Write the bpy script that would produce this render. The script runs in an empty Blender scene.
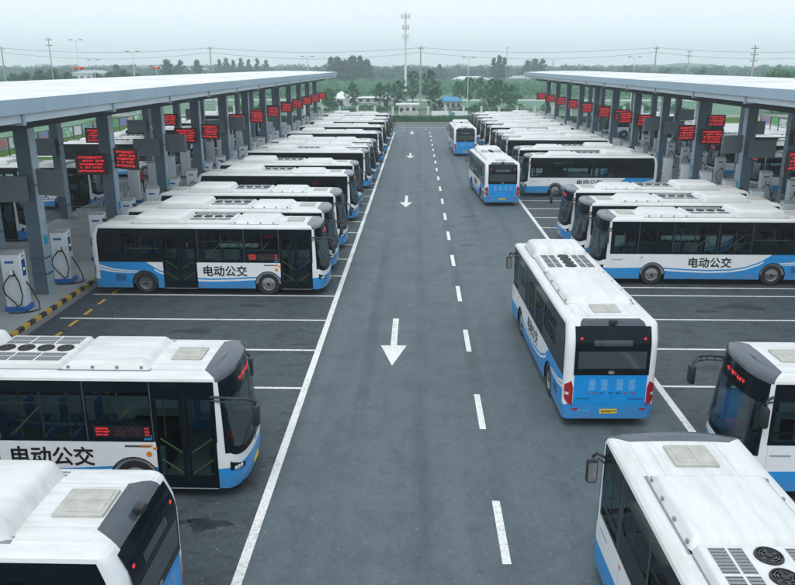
import bpy, bmesh, math, random
from mathutils import Vector, Matrix
R = math.radians
sc = bpy.context.scene
C = sc.collection
random.seed(7)
CAMH = 9.75

# ------------------------------------------------------------------ helpers
def link(o, parent=None):
    C.objects.link(o)
    if parent is not None:
        o.parent = parent
    return o

def tag(o, label=None, cat=None, group=None, kind=None):
    if label: o['label'] = label
    if cat: o['category'] = cat
    if group: o['group'] = group
    if kind: o['kind'] = kind
    return o

def empty(name, loc=(0, 0, 0), rz=0.0):
    o = bpy.data.objects.new(name, None)
    o.empty_display_size = 0.3
    o.location = loc
    o.rotation_euler = (0, 0, rz)
    return link(o)

def kids(o):
    return [c for c in ALLKIDS.get(o.name, [])]
ALLKIDS = {}
def reg(parent, child):
    ALLKIDS.setdefault(parent.name, []).append(child)

def copy_tree(o, parent=None, skip=()):
    c = o.copy()
    C.objects.link(c)
    if parent is not None:
        c.parent = parent
        reg(parent, c)
    for ch in kids(o):
        if ch.name.split('.')[0] in skip: continue
        copy_tree(ch, c, skip)
    return c

class MB:
    """collects geometry for ONE mesh object"""
    def __init__(self):
        self.v, self.f, self.m = [], [], []
    def add(self, vs, fs, mi=0):
        b = len(self.v)
        self.v += [tuple(p) for p in vs]
        self.f += [tuple(b + i for i in q) for q in fs]
        self.m += [mi] * len(fs)
        return self
    def box(self, x0, x1, y0, y1, z0, z1, mi=0, M=None):
        vs = [(x, y, z) for z in (z0, z1) for y in (y0, y1) for x in (x0, x1)]
        if M is not None: vs = [M @ Vector(p) for p in vs]
        return self.add(vs, [(0, 2, 3, 1), (4, 5, 7, 6), (0, 1, 5, 4), (2, 6, 7, 3), (0, 4, 6, 2), (1, 3, 7, 5)], mi)
    def bbox(self, x0, x1, y0, y1, z0, z1, b=0.02, mi=0, M=None, segs=2):
        bm = bmesh.new()
        vs = [bm.verts.new((x, y, z)) for z in (z0, z1) for y in (y0, y1) for x in (x0, x1)]
        for q in [(0, 2, 3, 1), (4, 5, 7, 6), (0, 1, 5, 4), (2, 6, 7, 3), (0, 4, 6, 2), (1, 3, 7, 5)]:
            bm.faces.new([vs[i] for i in q])
        bmesh.ops.bevel(bm, geom=bm.edges[:], offset=b, segments=segs, affect='EDGES', profile=0.5)
        bm.verts.index_update()
        P = [v.co.copy() for v in bm.verts]
        if M is not None: P = [M @ p for p in P]
        self.add(P, [[v.index for v in f.verts] for f in bm.faces], mi)
        bm.free()
        return self
    def tube(self, pts, r, n=8, mi=0, cap=True):
        pts = [Vector(p) for p in pts]
        rs = r if isinstance(r, (list, tuple)) else [r] * len(pts)
        vs, fs = [], []
        up = None
        for i, p in enumerate(pts):
            d = (pts[min(i + 1, len(pts) - 1)] - pts[max(i - 1, 0)]).normalized()
            if up is None:
                up = Vector((0, 0, 1)) if abs(d.z) < 0.9 else Vector((1, 0, 0))
            a = d.cross(up).normalized()
            up = a.cross(d).normalized()
            for k in range(n):
                t = 2 * math.pi * k / n
                vs.append(p + (a * math.cos(t) + up * math.sin(t)) * rs[i])
        for i in range(len(pts) - 1):
            for k in range(n):
                fs.append((i * n + k, i * n + (k + 1) % n, (i + 1) * n + (k + 1) % n, (i + 1) * n + k))
        if cap:
            fs.append(tuple(range(n - 1, -1, -1)))
            fs.append(tuple((len(pts) - 1) * n + k for k in range(n)))
        return self.add(vs, fs, mi)
    def lathe(self, prof, n=24, M=None, mi=0):
        """prof: (r, z) list; axis z"""
        vs, fs = [], []
        for r, z in prof:
            for k in range(n):
                t = 2 * math.pi * k / n
                p = Vector((r * math.cos(t), r * math.sin(t), z))
                vs.append(M @ p if M is not None else p)
        for i in range(len(prof) - 1):
            for k in range(n):
                fs.append((i * n + k, i * n + (k + 1) % n, (i + 1) * n + (k + 1) % n, (i + 1) * n + k))
        return self.add(vs, fs, mi)
    def grid(self, fn, ss, zs, mi=0, skip=None, flip=False):
        vs = [fn(s, z) for z in zs for s in ss]
        n = len(ss)
        fs = []
        for j in range(len(zs) - 1):
            for i in range(n - 1):
                if skip and skip(0.5 * (ss[i] + ss[i + 1]), 0.5 * (zs[j] + zs[j + 1])):
                    continue
                q = (j * n + i, j * n + i + 1, (j + 1) * n + i + 1, (j + 1) * n + i)
                fs.append(q[::-1] if flip else q)
        return self.add(vs, fs, mi)
    def quad(self, a, b, c, d, mi=0):
        return self.add([a, b, c, d], [(0, 1, 2, 3)], mi)
    def build(self, name, mats, parent=None, smooth=None, weld=False):
        me = bpy.data.meshes.new(name)
        me.from_pydata(self.v, [], self.f)
        if not isinstance(mats, (list, tuple)): mats = [mats]
        for m in mats: me.materials.append(m)
        for p, i in zip(me.polygons, self.m): p.material_index = i
        if weld:
            bm = bmesh.new(); bm.from_mesh(me)
            bmesh.ops.remove_doubles(bm, verts=bm.verts, dist=0.0008)
            bmesh.ops.recalc_face_normals(bm, faces=bm.faces)
            bm.to_mesh(me); bm.free()
        me.update()
        if smooth is not None:
            me.shade_smooth()
            me.set_sharp_from_angle(angle=R(smooth))
        o = bpy.data.objects.new(name, me)
        link(o, parent)
        if parent is not None: reg(parent, o)
        return o

def lin(a, b, n):
    return [a + (b - a) * i / n for i in range(n + 1)]

# ------------------------------------------------------------------ materials
def nmat(name):
    m = bpy.data.materials.new(name); m.use_nodes = True
    nt = m.node_tree; b = nt.nodes['Principled BSDF']
    return m, nt, b
def N(nt, t, **k):
    n = nt.nodes.new(t)
    for a, v in k.items(): setattr(n, a, v)
    return n
def mathn(nt, op, a, b=None, c=None):
    n = N(nt, 'ShaderNodeMath', operation=op)
    for i, v in enumerate((a, b, c)):
        if v is None: continue
        if isinstance(v, (int, float)): n.inputs[i].default_value = v
        else: nt.links.new(v, n.inputs[i])
    return n.outputs[0]
def mixc(nt, f, a, b, mode='MIX'):
    n = N(nt, 'ShaderNodeMix', data_type='RGBA', blend_type=mode)
    for s, v in ((n.inputs[0], f), (n.inputs[6], a), (n.inputs[7], b)):
        if isinstance(v, (int, float)): s.default_value = v
        elif isinstance(v, tuple): s.default_value = (*v, 1) if len(v) == 3 else v
        else: nt.links.new(v, s)
    return n.outputs[2]
def noise(nt, vec, scale, detail=4, rough=0.55, dist=0):
    n = N(nt, 'ShaderNodeTexNoise')
    n.inputs['Scale'].default_value = scale; n.inputs['Detail'].default_value = detail
    n.inputs['Roughness'].default_value = rough; n.inputs['Distortion'].default_value = dist
    nt.links.new(vec, n.inputs['Vector'])
    return n.outputs[0]
def ramp(nt, f, stops):
    n = N(nt, 'ShaderNodeValToRGB')
    e = n.color_ramp.elements
    while len(e) < len(stops): e.new(0.5)
    for i, (p, c) in enumerate(stops):
        e[i].position = p
        e[i].color = (*c, 1) if isinstance(c, tuple) else (c, c, c, 1)
    nt.links.new(f, n.inputs[0])
    return n.outputs[0]
def coords(nt, obj=True, sc_=None):
    t = N(nt, 'ShaderNodeTexCoord')
    o = t.outputs['Object']
    if sc_:
        mp = N(nt, 'ShaderNodeMapping'); mp.inputs['Scale'].default_value = sc_
        nt.links.new(o, mp.inputs[0]); o = mp.outputs[0]
    return o
def world_pos(nt, sc_=None):
    g = N(nt, 'ShaderNodeNewGeometry'); o = g.outputs['Position']
    if sc_:
        mp = N(nt, 'ShaderNodeMapping'); mp.inputs['Scale'].default_value = sc_
        nt.links.new(o, mp.inputs[0]); o = mp.outputs[0]
    return o
def simple(name, col, rough=0.5, metal=0.0, var=0.0, vscale=3.0, coat=0.0, bump=0.0, spec=None):
    m, nt, b = nmat(name)
    b.inputs['Roughness'].default_value = rough; b.inputs['Metallic'].default_value = metal
    b.inputs['Coat Weight'].default_value = coat
    if spec is not None: b.inputs['Specular IOR Level'].default_value = spec
    if var > 0:
        v = world_pos(nt)
        n = noise(nt, v, vscale, 5, 0.6)
        c = mixc(nt, ramp(nt, n, [(0.3, 0.0), (0.7, 1.0)]), tuple(x * (1 - var) for x in col), tuple(min(1, x * (1 + var)) for x in col))
        nt.links.new(c, b.inputs['Base Color'])
        r = mathn(nt, 'MULTIPLY_ADD', n, 0.25, rough - 0.12)
        nt.links.new(r, b.inputs['Roughness'])
        if bump:
            bp = N(nt, 'ShaderNodeBump'); bp.inputs['Strength'].default_value = bump; bp.inputs['Distance'].default_value = 0.02
            nt.links.new(n, bp.inputs['Height']); nt.links.new(bp.outputs[0], b.inputs['Normal'])
    else:
        b.inputs['Base Color'].default_value = (*col, 1)
    return m
def emis(name, col, s, base=(0.01, 0.01, 0.01)):
    m, nt, b = nmat(name)
    b.inputs['Base Color'].default_value = (*base, 1)
    b.inputs['Emission Color'].default_value = (*col, 1)
    b.inputs['Emission Strength'].default_value = s
    return m

BLUE = (0.002, 0.275, 0.69)
WHITE = (0.84, 0.86, 0.87)

def roof_white():
    m, nt, b = nmat('bus_roof_paint')
    v = coords(nt)
    info = N(nt, 'ShaderNodeObjectInfo')
    add = N(nt, 'ShaderNodeVectorMath', operation='ADD')
    cmb = N(nt, 'ShaderNodeCombineXYZ')
    r = mathn(nt, 'MULTIPLY', info.outputs['Random'], 40.0)
    nt.links.new(r, cmb.inputs[2]); nt.links.new(v, add.inputs[0]); nt.links.new(cmb.outputs[0], add.inputs[1])
    mp = N(nt, 'ShaderNodeMapping'); mp.inputs['Scale'].default_value = (0.35, 2.2, 1)
    nt.links.new(add.outputs[0], mp.inputs[0])
    n1 = noise(nt, mp.outputs[0], 2.2, 6, 0.62)
    n2 = noise(nt, add.outputs[0], 1.1, 5, 0.6)
    n3 = noise(nt, add.outputs[0], 14, 3, 0.6)
    c = mixc(nt, ramp(nt, n1, [(0.42, 0.0), (0.72, 0.8)]), (0.675, 0.69, 0.69), (0.52, 0.52, 0.49))
    c = mixc(nt, ramp(nt, n2, [(0.48, 0.0), (0.78, 0.5)]), c, (0.50, 0.50, 0.47))
    c = mixc(nt, ramp(nt, n3, [(0.64, 0.0), (0.75, 0.4)]), c, (0.36, 0.35, 0.32))
    nt.links.new(c, b.inputs['Base Color'])
    b.inputs['Roughness'].default_value = 0.42
    return m

def fcurve(nt, x, pts, xs=10.5, zs=2.0, auto=False):
    n = N(nt, 'ShaderNodeFloatCurve')
    cv = n.mapping.curves[0]
    P = [(a / xs, b / zs) for a, b in pts]
    while len(cv.points) < len(P): cv.points.new(0.5, 0.5)
    for i, p in enumerate(P):
        cv.points[i].location = p
        cv.points[i].handle_type = 'AUTO' if auto else 'VECTOR'
    n.mapping.update()
    nt.links.new(mathn(nt, 'DIVIDE', x, xs), n.inputs['Value'])
    return mathn(nt, 'MULTIPLY', n.outputs[0], zs)

def livery():
    m, nt, b = nmat('bus_livery_paint')
    v = coords(nt)
    s = N(nt, 'ShaderNodeSeparateXYZ'); nt.links.new(v, s.inputs[0])
    x, y, z = s.outputs
    # line of the blue sweep
    top = fcurve(nt, x, [(0, 1.6), (2.2, 1.6), (2.45, 1.40), (2.9, 1.12), (3.5, 0.90), (4.2, 0.78), (5.2, 0.745), (6.2, 0.78), (7.2, 0.84), (8.3, 0.83), (9.7, 0.80), (10.2, 0.86), (10.5, 0.90)])
    blue = mathn(nt, 'LESS_THAN', z, top)
    # white hairline inside the blue, mid section
    d = mathn(nt, 'SUBTRACT', top, z)
    l1 = mathn(nt, 'MULTIPLY', mathn(nt, 'GREATER_THAN', d, 0.07), mathn(nt, 'LESS_THAN', d, 0.15))
    l1 = mathn(nt, 'MULTIPLY', l1, mathn(nt, 'MULTIPLY', mathn(nt, 'GREATER_THAN', x, 2.7), mathn(nt, 'LESS_THAN', x, 7.3)))
    # double white swoosh near the rear
    lo = fcurve(nt, x, [(0, 1.17), (0.35, 1.09), (0.9, 0.99), (1.6, 0.97), (2.0, 0.99), (10.5, 0.99)])
    hi = fcurve(nt, x, [(0, 1.42), (0.35, 1.33), (0.9, 1.16), (1.6, 1.10), (2.0, 1.08), (10.5, 1.0)])
    mid = mathn(nt, 'MULTIPLY', mathn(nt, 'ADD', lo, hi), 0.5)
    band = mathn(nt, 'MULTIPLY', mathn(nt, 'GREATER_THAN', z, lo), mathn(nt, 'LESS_THAN', z, hi))
    thin = mathn(nt, 'MULTIPLY', mathn(nt, 'GREATER_THAN', mathn(nt, 'ABSOLUTE', mathn(nt, 'SUBTRACT', z, mid)), 0.018), band)
    thin = mathn(nt, 'MULTIPLY', thin, mathn(nt, 'LESS_THAN', x, 2.0))
    rear = mathn(nt, 'MULTIPLY', mathn(nt, 'LESS_THAN', x, 0.26), mathn(nt, 'GREATER_THAN', mathn(nt, 'ADD', z, mathn(nt, 'MULTIPLY', x, 1.4)), 0.78))
    rear = mathn(nt, 'MULTIPLY', rear, mathn(nt, 'GREATER_THAN', z, 0.70))
    w = mathn(nt, 'MAXIMUM', mathn(nt, 'MAXIMUM', l1, thin), rear)
    isblue = mathn(nt, 'MULTIPLY', blue, mathn(nt, 'SUBTRACT', 1.0, w))
    base = mixc(nt, isblue, WHITE, BLUE)
    # road grime on the lower skirt
    n = noise(nt, v, 2.5, 6, 0.65)
    g = mathn(nt, 'MULTIPLY', ramp(nt, z, [(0.3, 1.0), (0.75, 0.15)]), ramp(nt, n, [(0.35, 0.15), (0.75, 0.75)]))
    base = mixc(nt, g, base, (0.13, 0.14, 0.14))
    n2 = noise(nt, v, 0.8, 4, 0.6)
    base = mixc(nt, mathn(nt, 'MULTIPLY', n2, 0.05), base, (0.25, 0.27, 0.28))
    nt.links.new(base, b.inputs['Base Color'])
    b.inputs['Roughness'].default_value = 0.38
    b.inputs['Coat Weight'].default_value = 0.12; b.inputs['Coat Roughness'].default_value = 0.15
    return m

def glass(name, tint, mixf=0.38, rough=0.03):
    m = bpy.data.materials.new(name); m.use_nodes = True
    nt = m.node_tree; nt.nodes.clear()
    o = N(nt, 'ShaderNodeOutputMaterial')
    tr = N(nt, 'ShaderNodeBsdfTransparent'); tr.inputs[0].default_value = (*tint, 1)
    gl = N(nt, 'ShaderNodeBsdfGlossy'); gl.inputs['Roughness'].default_value = rough
    gl.inputs[0].default_value = (0.9, 0.95, 1, 1)
    fr = N(nt, 'ShaderNodeFresnel'); fr.inputs[0].default_value = 1.5
    mx = N(nt, 'ShaderNodeMixShader')
    f = mathn(nt, 'MULTIPLY', fr.outputs[0], mixf)
    nt.links.new(f, mx.inputs[0]); nt.links.new(tr.outputs[0], mx.inputs[1]); nt.links.new(gl.outputs[0], mx.inputs[2])
    nt.links.new(mx.outputs[0], o.inputs[0])
    return m

def asphalt(name, a, bcol, patch=0.5, blotch=0.0):
    m, nt, b = nmat(name)
    v = world_pos(nt)
    big = noise(nt, v, 0.09, 5, 0.6, 0.4)
    mid = noise(nt, v, 0.7, 6, 0.65, 0.3)
    fine = noise(nt, v, 55, 3, 0.7)
    streak = noise(nt, world_pos(nt, (1.1, 0.05, 1)), 1.0, 5, 0.6, 0.2)
    c = mixc(nt, ramp(nt, big, [(0.3, 0.0), (0.7, 1.0)]), a, bcol)
    c = mixc(nt, ramp(nt, mid, [(0.45, 0.0), (0.75, patch)]), c, tuple(x * 0.55 for x in a))
    c = mixc(nt, ramp(nt, streak, [(0.42, 0.0), (0.68, 0.6)]), c, tuple(x * 1.35 for x in bcol))
    grit = noise(nt, v, 22, 4, 0.75)
    c = mixc(nt, ramp(nt, grit, [(0.45, 0.0), (0.62, 0.5)]), c, tuple(x * 0.5 for x in a))
    cf = mixc(nt, ramp(nt, fine, [(0.35, 0.0), (0.7, 0.75)]), c, tuple(x * 2.1 for x in bcol))
    if blotch:
        bl = noise(nt, world_pos(nt, (0.7, 1.5, 1)), 1.9, 5, 0.62, 0.8)
        cf = mixc(nt, ramp(nt, bl, [(0.50, 0.0), (0.66, blotch)]), cf, tuple(x * 0.42 for x in a))
        b2 = noise(nt, world_pos(nt, (0.5, 1.4, 1)), 1.1, 5, 0.62, 0.6)
        cf = mixc(nt, ramp(nt, b2, [(0.55, 0.0), (0.72, 0.6)]), cf, tuple(x * 1.5 for x in bcol))
    sp = noise(nt, v, 9, 3, 0.6)
    cf = mixc(nt, ramp(nt, sp, [(0.635, 0.0), (0.665, 0.7)]), cf, (0.20, 0.22, 0.22))
    if not blotch:
        s_ = N(nt, 'ShaderNodeSeparateXYZ'); nt.links.new(v, s_.inputs[0])
        wv = mathn(nt, 'SINE', mathn(nt, 'MULTIPLY_ADD', s_.outputs[0], 3.5, 1.0))
        wn = noise(nt, world_pos(nt, (0.8, 0.10, 1)), 0.9, 5, 0.65)
        cf = mixc(nt, mathn(nt, 'MULTIPLY', ramp(nt, wv, [(0.45, 0.0), (1.0, 1.0)]), ramp(nt, wn, [(0.38, 0.0), (0.62, 0.5)])), cf, tuple(x * 0.7 for x in a))
        m3 = noise(nt, world_pos(nt, (1.0, 0.7, 1)), 1.3, 7, 0.72, 0.5)
        cf = mixc(nt, ramp(nt, m3, [(0.46, 0.0), (0.70, 0.4)]), cf, tuple(x * 0.72 for x in a))
    sp2 = noise(nt, v, 5, 4, 0.7)
    cf = mixc(nt, ramp(nt, sp2, [(0.52, 0.0), (0.66, 0.28)]), cf, tuple(x * 0.6 for x in a))
    vo = N(nt, 'ShaderNodeTexVoronoi', feature='DISTANCE_TO_EDGE'); vo.inputs['Scale'].default_value = 0.11
    wp = N(nt, 'ShaderNodeVectorMath', operation='ADD')
    nz = N(nt, 'ShaderNodeTexNoise'); nz.inputs['Scale'].default_value = 0.5; nz.inputs['Detail'].default_value = 6
    nt.links.new(v, nz.inputs['Vector'])
    sm = N(nt, 'ShaderNodeVectorMath', operation='SCALE'); sm.inputs['Scale'].default_value = 3.0
    nt.links.new(nz.outputs['Color'], sm.inputs[0]); nt.links.new(v, wp.inputs[0]); nt.links.new(sm.outputs[0], wp.inputs[1])
    nt.links.new(wp.outputs[0], vo.inputs['Vector'])
    cf = mixc(nt, ramp(nt, vo.outputs['Distance'], [(0.0, 0.10), (0.003, 0.0)]), cf, tuple(x * 0.6 for x in a))
    nt.links.new(cf, b.inputs['Base Color'])
    rr = mathn(nt, 'MULTIPLY_ADD', mid, 0.35, 0.46)
    nt.links.new(rr, b.inputs['Roughness'])
    b.inputs['Specular IOR Level'].default_value = 0.35
    bp = N(nt, 'ShaderNodeBump'); bp.inputs['Strength'].default_value = 0.35; bp.inputs['Distance'].default_value = 0.01
    nt.links.new(fine, bp.inputs['Height']); nt.links.new(bp.outputs[0], b.inputs['Normal'])
    return m

def road_paint(name, col, worn=0.5):
    m, nt, b = nmat(name)
    v = world_pos(nt)
    n = noise(nt, v, 9, 6, 0.7); n2 = noise(nt, v, 0.8, 4, 0.6)
    f = mathn(nt, 'ADD', mathn(nt, 'MULTIPLY', n, 0.7), mathn(nt, 'MULTIPLY', n2, 0.3))
    c = mixc(nt, ramp(nt, f, [(0.50, 0.0), (0.68, worn)]), col, (0.09, 0.10, 0.105))
    nt.links.new(c, b.inputs['Base Color']); b.inputs['Roughness'].default_value = 0.6
    return m

def foliage(name, dark, light, scale=0.7, transl=0.3):
    m = bpy.data.materials.new(name); m.use_nodes = True
    nt = m.node_tree; nt.nodes.clear()
    o = N(nt, 'ShaderNodeOutputMaterial')
    v = world_pos(nt)
    n = noise(nt, v, scale, 4, 0.6)
    n2 = noise(nt, v, scale * 9, 2, 0.5)
    f = mathn(nt, 'ADD', mathn(nt, 'MULTIPLY', n, 0.6), mathn(nt, 'MULTIPLY', n2, 0.4))
    c = mixc(nt, ramp(nt, f, [(0.36, 0.0), (0.64, 1.0)]), dark, light)
    d = N(nt, 'ShaderNodeBsdfDiffuse'); t = N(nt, 'ShaderNodeBsdfTranslucent')
    nt.links.new(c, d.inputs[0]); nt.links.new(c, t.inputs[0])
    mx = N(nt, 'ShaderNodeMixShader'); mx.inputs[0].default_value = transl
    nt.links.new(d.outputs[0], mx.inputs[1]); nt.links.new(t.outputs[0], mx.inputs[2]); nt.links.new(mx.outputs[0], o.inputs[0])
    return m

def stripes_mat():
    m, nt, b = nmat('kerb_hazard_paint')
    v = world_pos(nt); s = N(nt, 'ShaderNodeSeparateXYZ'); nt.links.new(v, s.inputs[0])
    k = mathn(nt, 'FRACT', mathn(nt, 'DIVIDE', s.outputs[1], 0.92))
    f = mathn(nt, 'GREATER_THAN', k, 0.5)
    n = noise(nt, v, 6, 5, 0.6)
    c = mixc(nt, f, (0.02, 0.02, 0.02), (0.62, 0.38, 0.03))
    c = mixc(nt, ramp(nt, n, [(0.45, 0.0), (0.75, 0.55)]), c, (0.2, 0.2, 0.18))
    nt.links.new(c, b.inputs['Base Color']); b.inputs['Roughness'].default_value = 0.7
    return m

M = dict(
    roof=roof_white(), livery=livery(),
    blue=simple('blue_paint', BLUE, 0.4, coat=0.1, var=0.12, vscale=1.5),
    white=simple('white_paint', WHITE, 0.35, coat=0.2, var=0.05),
    black=simple('black_glazing', (0.004, 0.008, 0.012), 0.12, spec=0.16),
    cap=simple('dark_cap', (0.035, 0.05, 0.065), 0.28, coat=0.3, var=0.15),
    rubber=simple('rubber', (0.018, 0.018, 0.019), 0.8, var=0.3, vscale=6),
    rim=simple('wheel_rim', (0.24, 0.245, 0.25), 0.6, metal=0.3, var=0.3, vscale=10),
    chassis=simple('underbody', (0.008, 0.008, 0.009), 0.9, spec=0.0),
    hatch=simple('hatch_plastic', (0.42, 0.42, 0.38), 0.6, var=0.15, vscale=4),
    grille=simple('grille_metal', (0.22, 0.23, 0.24), 0.6, var=0.3, vscale=30),
    dark=simple('dark_plastic', (0.02, 0.022, 0.024), 0.45),
    seam=simple('seam_line', (0.06, 0.065, 0.07), 0.7),
    red=simple('red_lens', (0.36, 0.008, 0.018), 0.15, coat=0.4),
    lens=simple('clear_lens', (0.6, 0.62, 0.62), 0.1, coat=0.5),
    amber=simple('amber_lens', (0.75, 0.22, 0.02), 0.25),
    yellow=simple('yellow_rail', (0.42, 0.37, 0.14), 0.4),
    plate=simple('number_plate', (0.80, 0.55, 0.05), 0.45),
    plategreen=simple('plate_green', (0.25, 0.55, 0.12), 0.45),
    ink=simple('ink', (0.012, 0.012, 0.014), 0.4),
    paleblue=simple('pale_blue_vinyl', (0.16, 0.42, 0.72), 0.4),
    sticker=simple('blue_sticker', (0.03, 0.22, 0.6), 0.4),
    seatblue=simple('seat_blue', (0.03, 0.14, 0.32), 0.6),
    floor=simple('bus_floor', (0.16, 0.17, 0.18), 0.7),
    innerwall=simple('bus_lining', (0.30, 0.34, 0.36), 0.7),
    sideglass=glass('side_glass', (0.42, 0.56, 0.56)),
    frontglass=glass('front_glass', (0.26, 0.37, 0.40), 0.26, 0.2),
    led=emis('red_led', (1.0, 0.03, 0.045), 0.75),
    ledroute=emis('amber_led', (1.0, 0.16, 0.05), 0.9),
    steel=simple('column_paint', (0.09, 0.135, 0.17), 0.5, var=0.12, vscale=1.2),
    steellight=simple('column_flange', (0.30, 0.39, 0.45), 0.45, var=0.1),
    fascia=simple('fascia_panel', (0.33, 0.44, 0.52), 0.45, metal=0.0, var=0.07, vscale=0.5),
    gutter=simple('gutter_panel', (0.52, 0.59, 0.63), 0.4, var=0.06, vscale=0.6),
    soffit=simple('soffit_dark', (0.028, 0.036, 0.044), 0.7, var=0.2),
    board=simple('grey_board', (0.14, 0.165, 0.18), 0.6, var=0.08),
    pile=simple('pile_cabinet', (0.74, 0.78, 0.80), 0.35, coat=0.15, var=0.05),
    piletop=simple('pile_top', (0.38, 0.40, 0.40), 0.6, var=0.2, vscale=5),
    pileblue=simple('pile_blue', (0.015, 0.13, 0.42), 0.35),
    screen=simple('pile_screen', (0.02, 0.09, 0.28), 0.12, coat=0.5),
    green=emis('status_lamp', (0.5, 1.0, 0.15), 0.8),
    teal=simple('teal_band', (0.02, 0.30, 0.45), 0.4),
    rail=simple('railing_paint', (0.45, 0.50, 0.52), 0.5),
    conc=simple('concrete', (0.35, 0.375, 0.375), 0.8, var=0.14, vscale=0.8, bump=0.2),
    brightconc=simple('pale_concrete', (0.50, 0.52, 0.52), 0.85, var=0.10, vscale=0.25),
    kerb=simple('kerb_stone', (0.22, 0.23, 0.22), 0.8, var=0.15, vscale=3),
    haz=stripes_mat(),
    lane=asphalt('lane_asphalt', (0.055, 0.075, 0.086), (0.076, 0.099, 0.110), 0.45, 0.0),
    bay=asphalt('bay_asphalt', (0.031, 0.041, 0.049), (0.048, 0.062, 0.070), 0.75, 0.55),
    line=road_paint('white_line_paint', (0.74, 0.75, 0.72), 0.75),
    yline=road_paint('yellow_line_paint', (0.66, 0.42, 0.03), 0.7),
    oil=simple('oil_stain', (0.024, 0.031, 0.036), 0.5, var=0.4, vscale=3),
    polec=simple('pole_concrete', (0.33, 0.34, 0.34), 0.8, var=0.1),
    polew=simple('pole_white', (0.62, 0.65, 0.66), 0.5),
    wire=simple('wire', (0.05, 0.05, 0.055), 0.6),
    lantern=simple('lantern_red', (0.75, 0.03, 0.02), 0.5),
    bark=simple('bark', (0.10, 0.085, 0.07), 0.9, var=0.3, vscale=2),
    brick=simple('pale_wall', (0.50, 0.50, 0.49), 0.8, var=0.1, vscale=0.6),
    winglass=simple('window_glass', (0.04, 0.05, 0.06), 0.1),
    greyroof=simple('grey_roof', (0.33, 0.36, 0.38), 0.6, var=0.1, vscale=0.3),
    whiteroof=simple('white_sheet_roof', (0.68, 0.70, 0.70), 0.5, var=0.08, vscale=0.4),
    blueroof=simple('blue_sheet_roof', (0.03, 0.22, 0.42), 0.45, var=0.1),
    verge=simple('verge_stone', (0.48, 0.42, 0.22), 0.8, var=0.2, vscale=1.0),
    grass=foliage('grass_green', (0.055, 0.12, 0.03), (0.10, 0.20, 0.05), 0.4, 0.15),
    leafa=foliage('leaf_dark', (0.022, 0.085, 0.065), (0.055, 0.15, 0.11), 0.5),
    leafb=foliage('leaf_mid', (0.035, 0.12, 0.07), (0.08, 0.21, 0.12), 0.5),
    leafc=foliage('leaf_light', (0.075, 0.20, 0.12), (0.15, 0.32, 0.19), 0.35),
    leaffar=foliage('leaf_far_hazed', (0.035, 0.10, 0.10), (0.075, 0.16, 0.155), 0.06, 0.15),  # distance haze put into the leaf colour: paler, bluer green
    skin=simple('skin', (0.45, 0.26, 0.18), 0.6), hair=simple('hair', (0.012, 0.01, 0.01), 0.6),
    redcloth=simple('red_cloth', (0.55, 0.03, 0.03), 0.8), darkcloth=simple('dark_cloth', (0.02, 0.022, 0.03), 0.8),
    bagcloth=simple('white_bag', (0.6, 0.6, 0.58), 0.8),
)
def field_mat():
    m, nt, b = nmat('field_ground')
    v = world_pos(nt)
    n = noise(nt, world_pos(nt, (0.5, 1.6, 1)), 0.012, 5, 0.55, 0.5)
    n2 = noise(nt, v, 0.25, 5, 0.6)
    c = ramp(nt, n, [(0.35, (0.06, 0.18, 0.11)), (0.47, (0.11, 0.23, 0.15)), (0.52, (0.08, 0.20, 0.12)), (0.62, (0.19, 0.22, 0.16)), (0.66, (0.07, 0.18, 0.11))])
    c = mixc(nt, ramp(nt, n2, [(0.4, 0.0), (0.7, 0.5)]), c, (0.035, 0.08, 0.025))
    nt.links.new(c, b.inputs['Base Color']); b.inputs['Roughness'].default_value = 0.95
    return m
M['field'] = field_mat()

# ------------------------------------------------------------------ text
_txt = {}
def text_mesh(s, size, mat, name, extr=0.002, bold=0.0):
    key = (s, size, mat.name, bold)
    if key not in _txt:
        cu = bpy.data.curves.new('lettering', 'FONT')
        cu.body = s; cu.size = size; cu.extrude = extr; cu.offset = 0.0
        cu.align_x = 'CENTER'; cu.resolution_u = 3
        ob = bpy.data.objects.new('lettering_tmp', cu); C.objects.link(ob)
        bpy.context.view_layer.update()
        dg = bpy.context.evaluated_depsgraph_get()
        me = bpy.data.meshes.new_from_object(ob.evaluated_get(dg))
        C.objects.unlink(ob); bpy.data.objects.remove(ob); bpy.data.curves.remove(cu)
        bm = bmesh.new(); bm.from_mesh(me); bw = bmesh.new()
        acc = bpy.data.meshes.new('lettering')
        for q_, (dx_, dy_) in enumerate(((0, 0), (bold, 0), (-bold, 0), (0, bold), (0, -bold)) if bold else ((0, 0),)):
            t_ = me.copy(); t_.transform(Matrix.Translation((dx_, dy_, 0.0006 * q_))); bw.from_mesh(t_); bpy.data.meshes.remove(t_)
        bm.free(); bw.to_mesh(acc); bw.free(); me = acc
        me.materials.clear(); me.materials.append(mat)
        _txt[key] = me
    return _txt[key]
def text_obj(s, size, mat, name, parent, mw, **k):
    me = text_mesh(s, size, mat, name, **k)
    # bake the placement in so the part origin stays with its thing
    me2 = me.copy(); me2.transform(mw); me2.update()
    o = bpy.data.objects.new(name, me2); link(o, parent); reg(parent, o)
    return o

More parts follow.
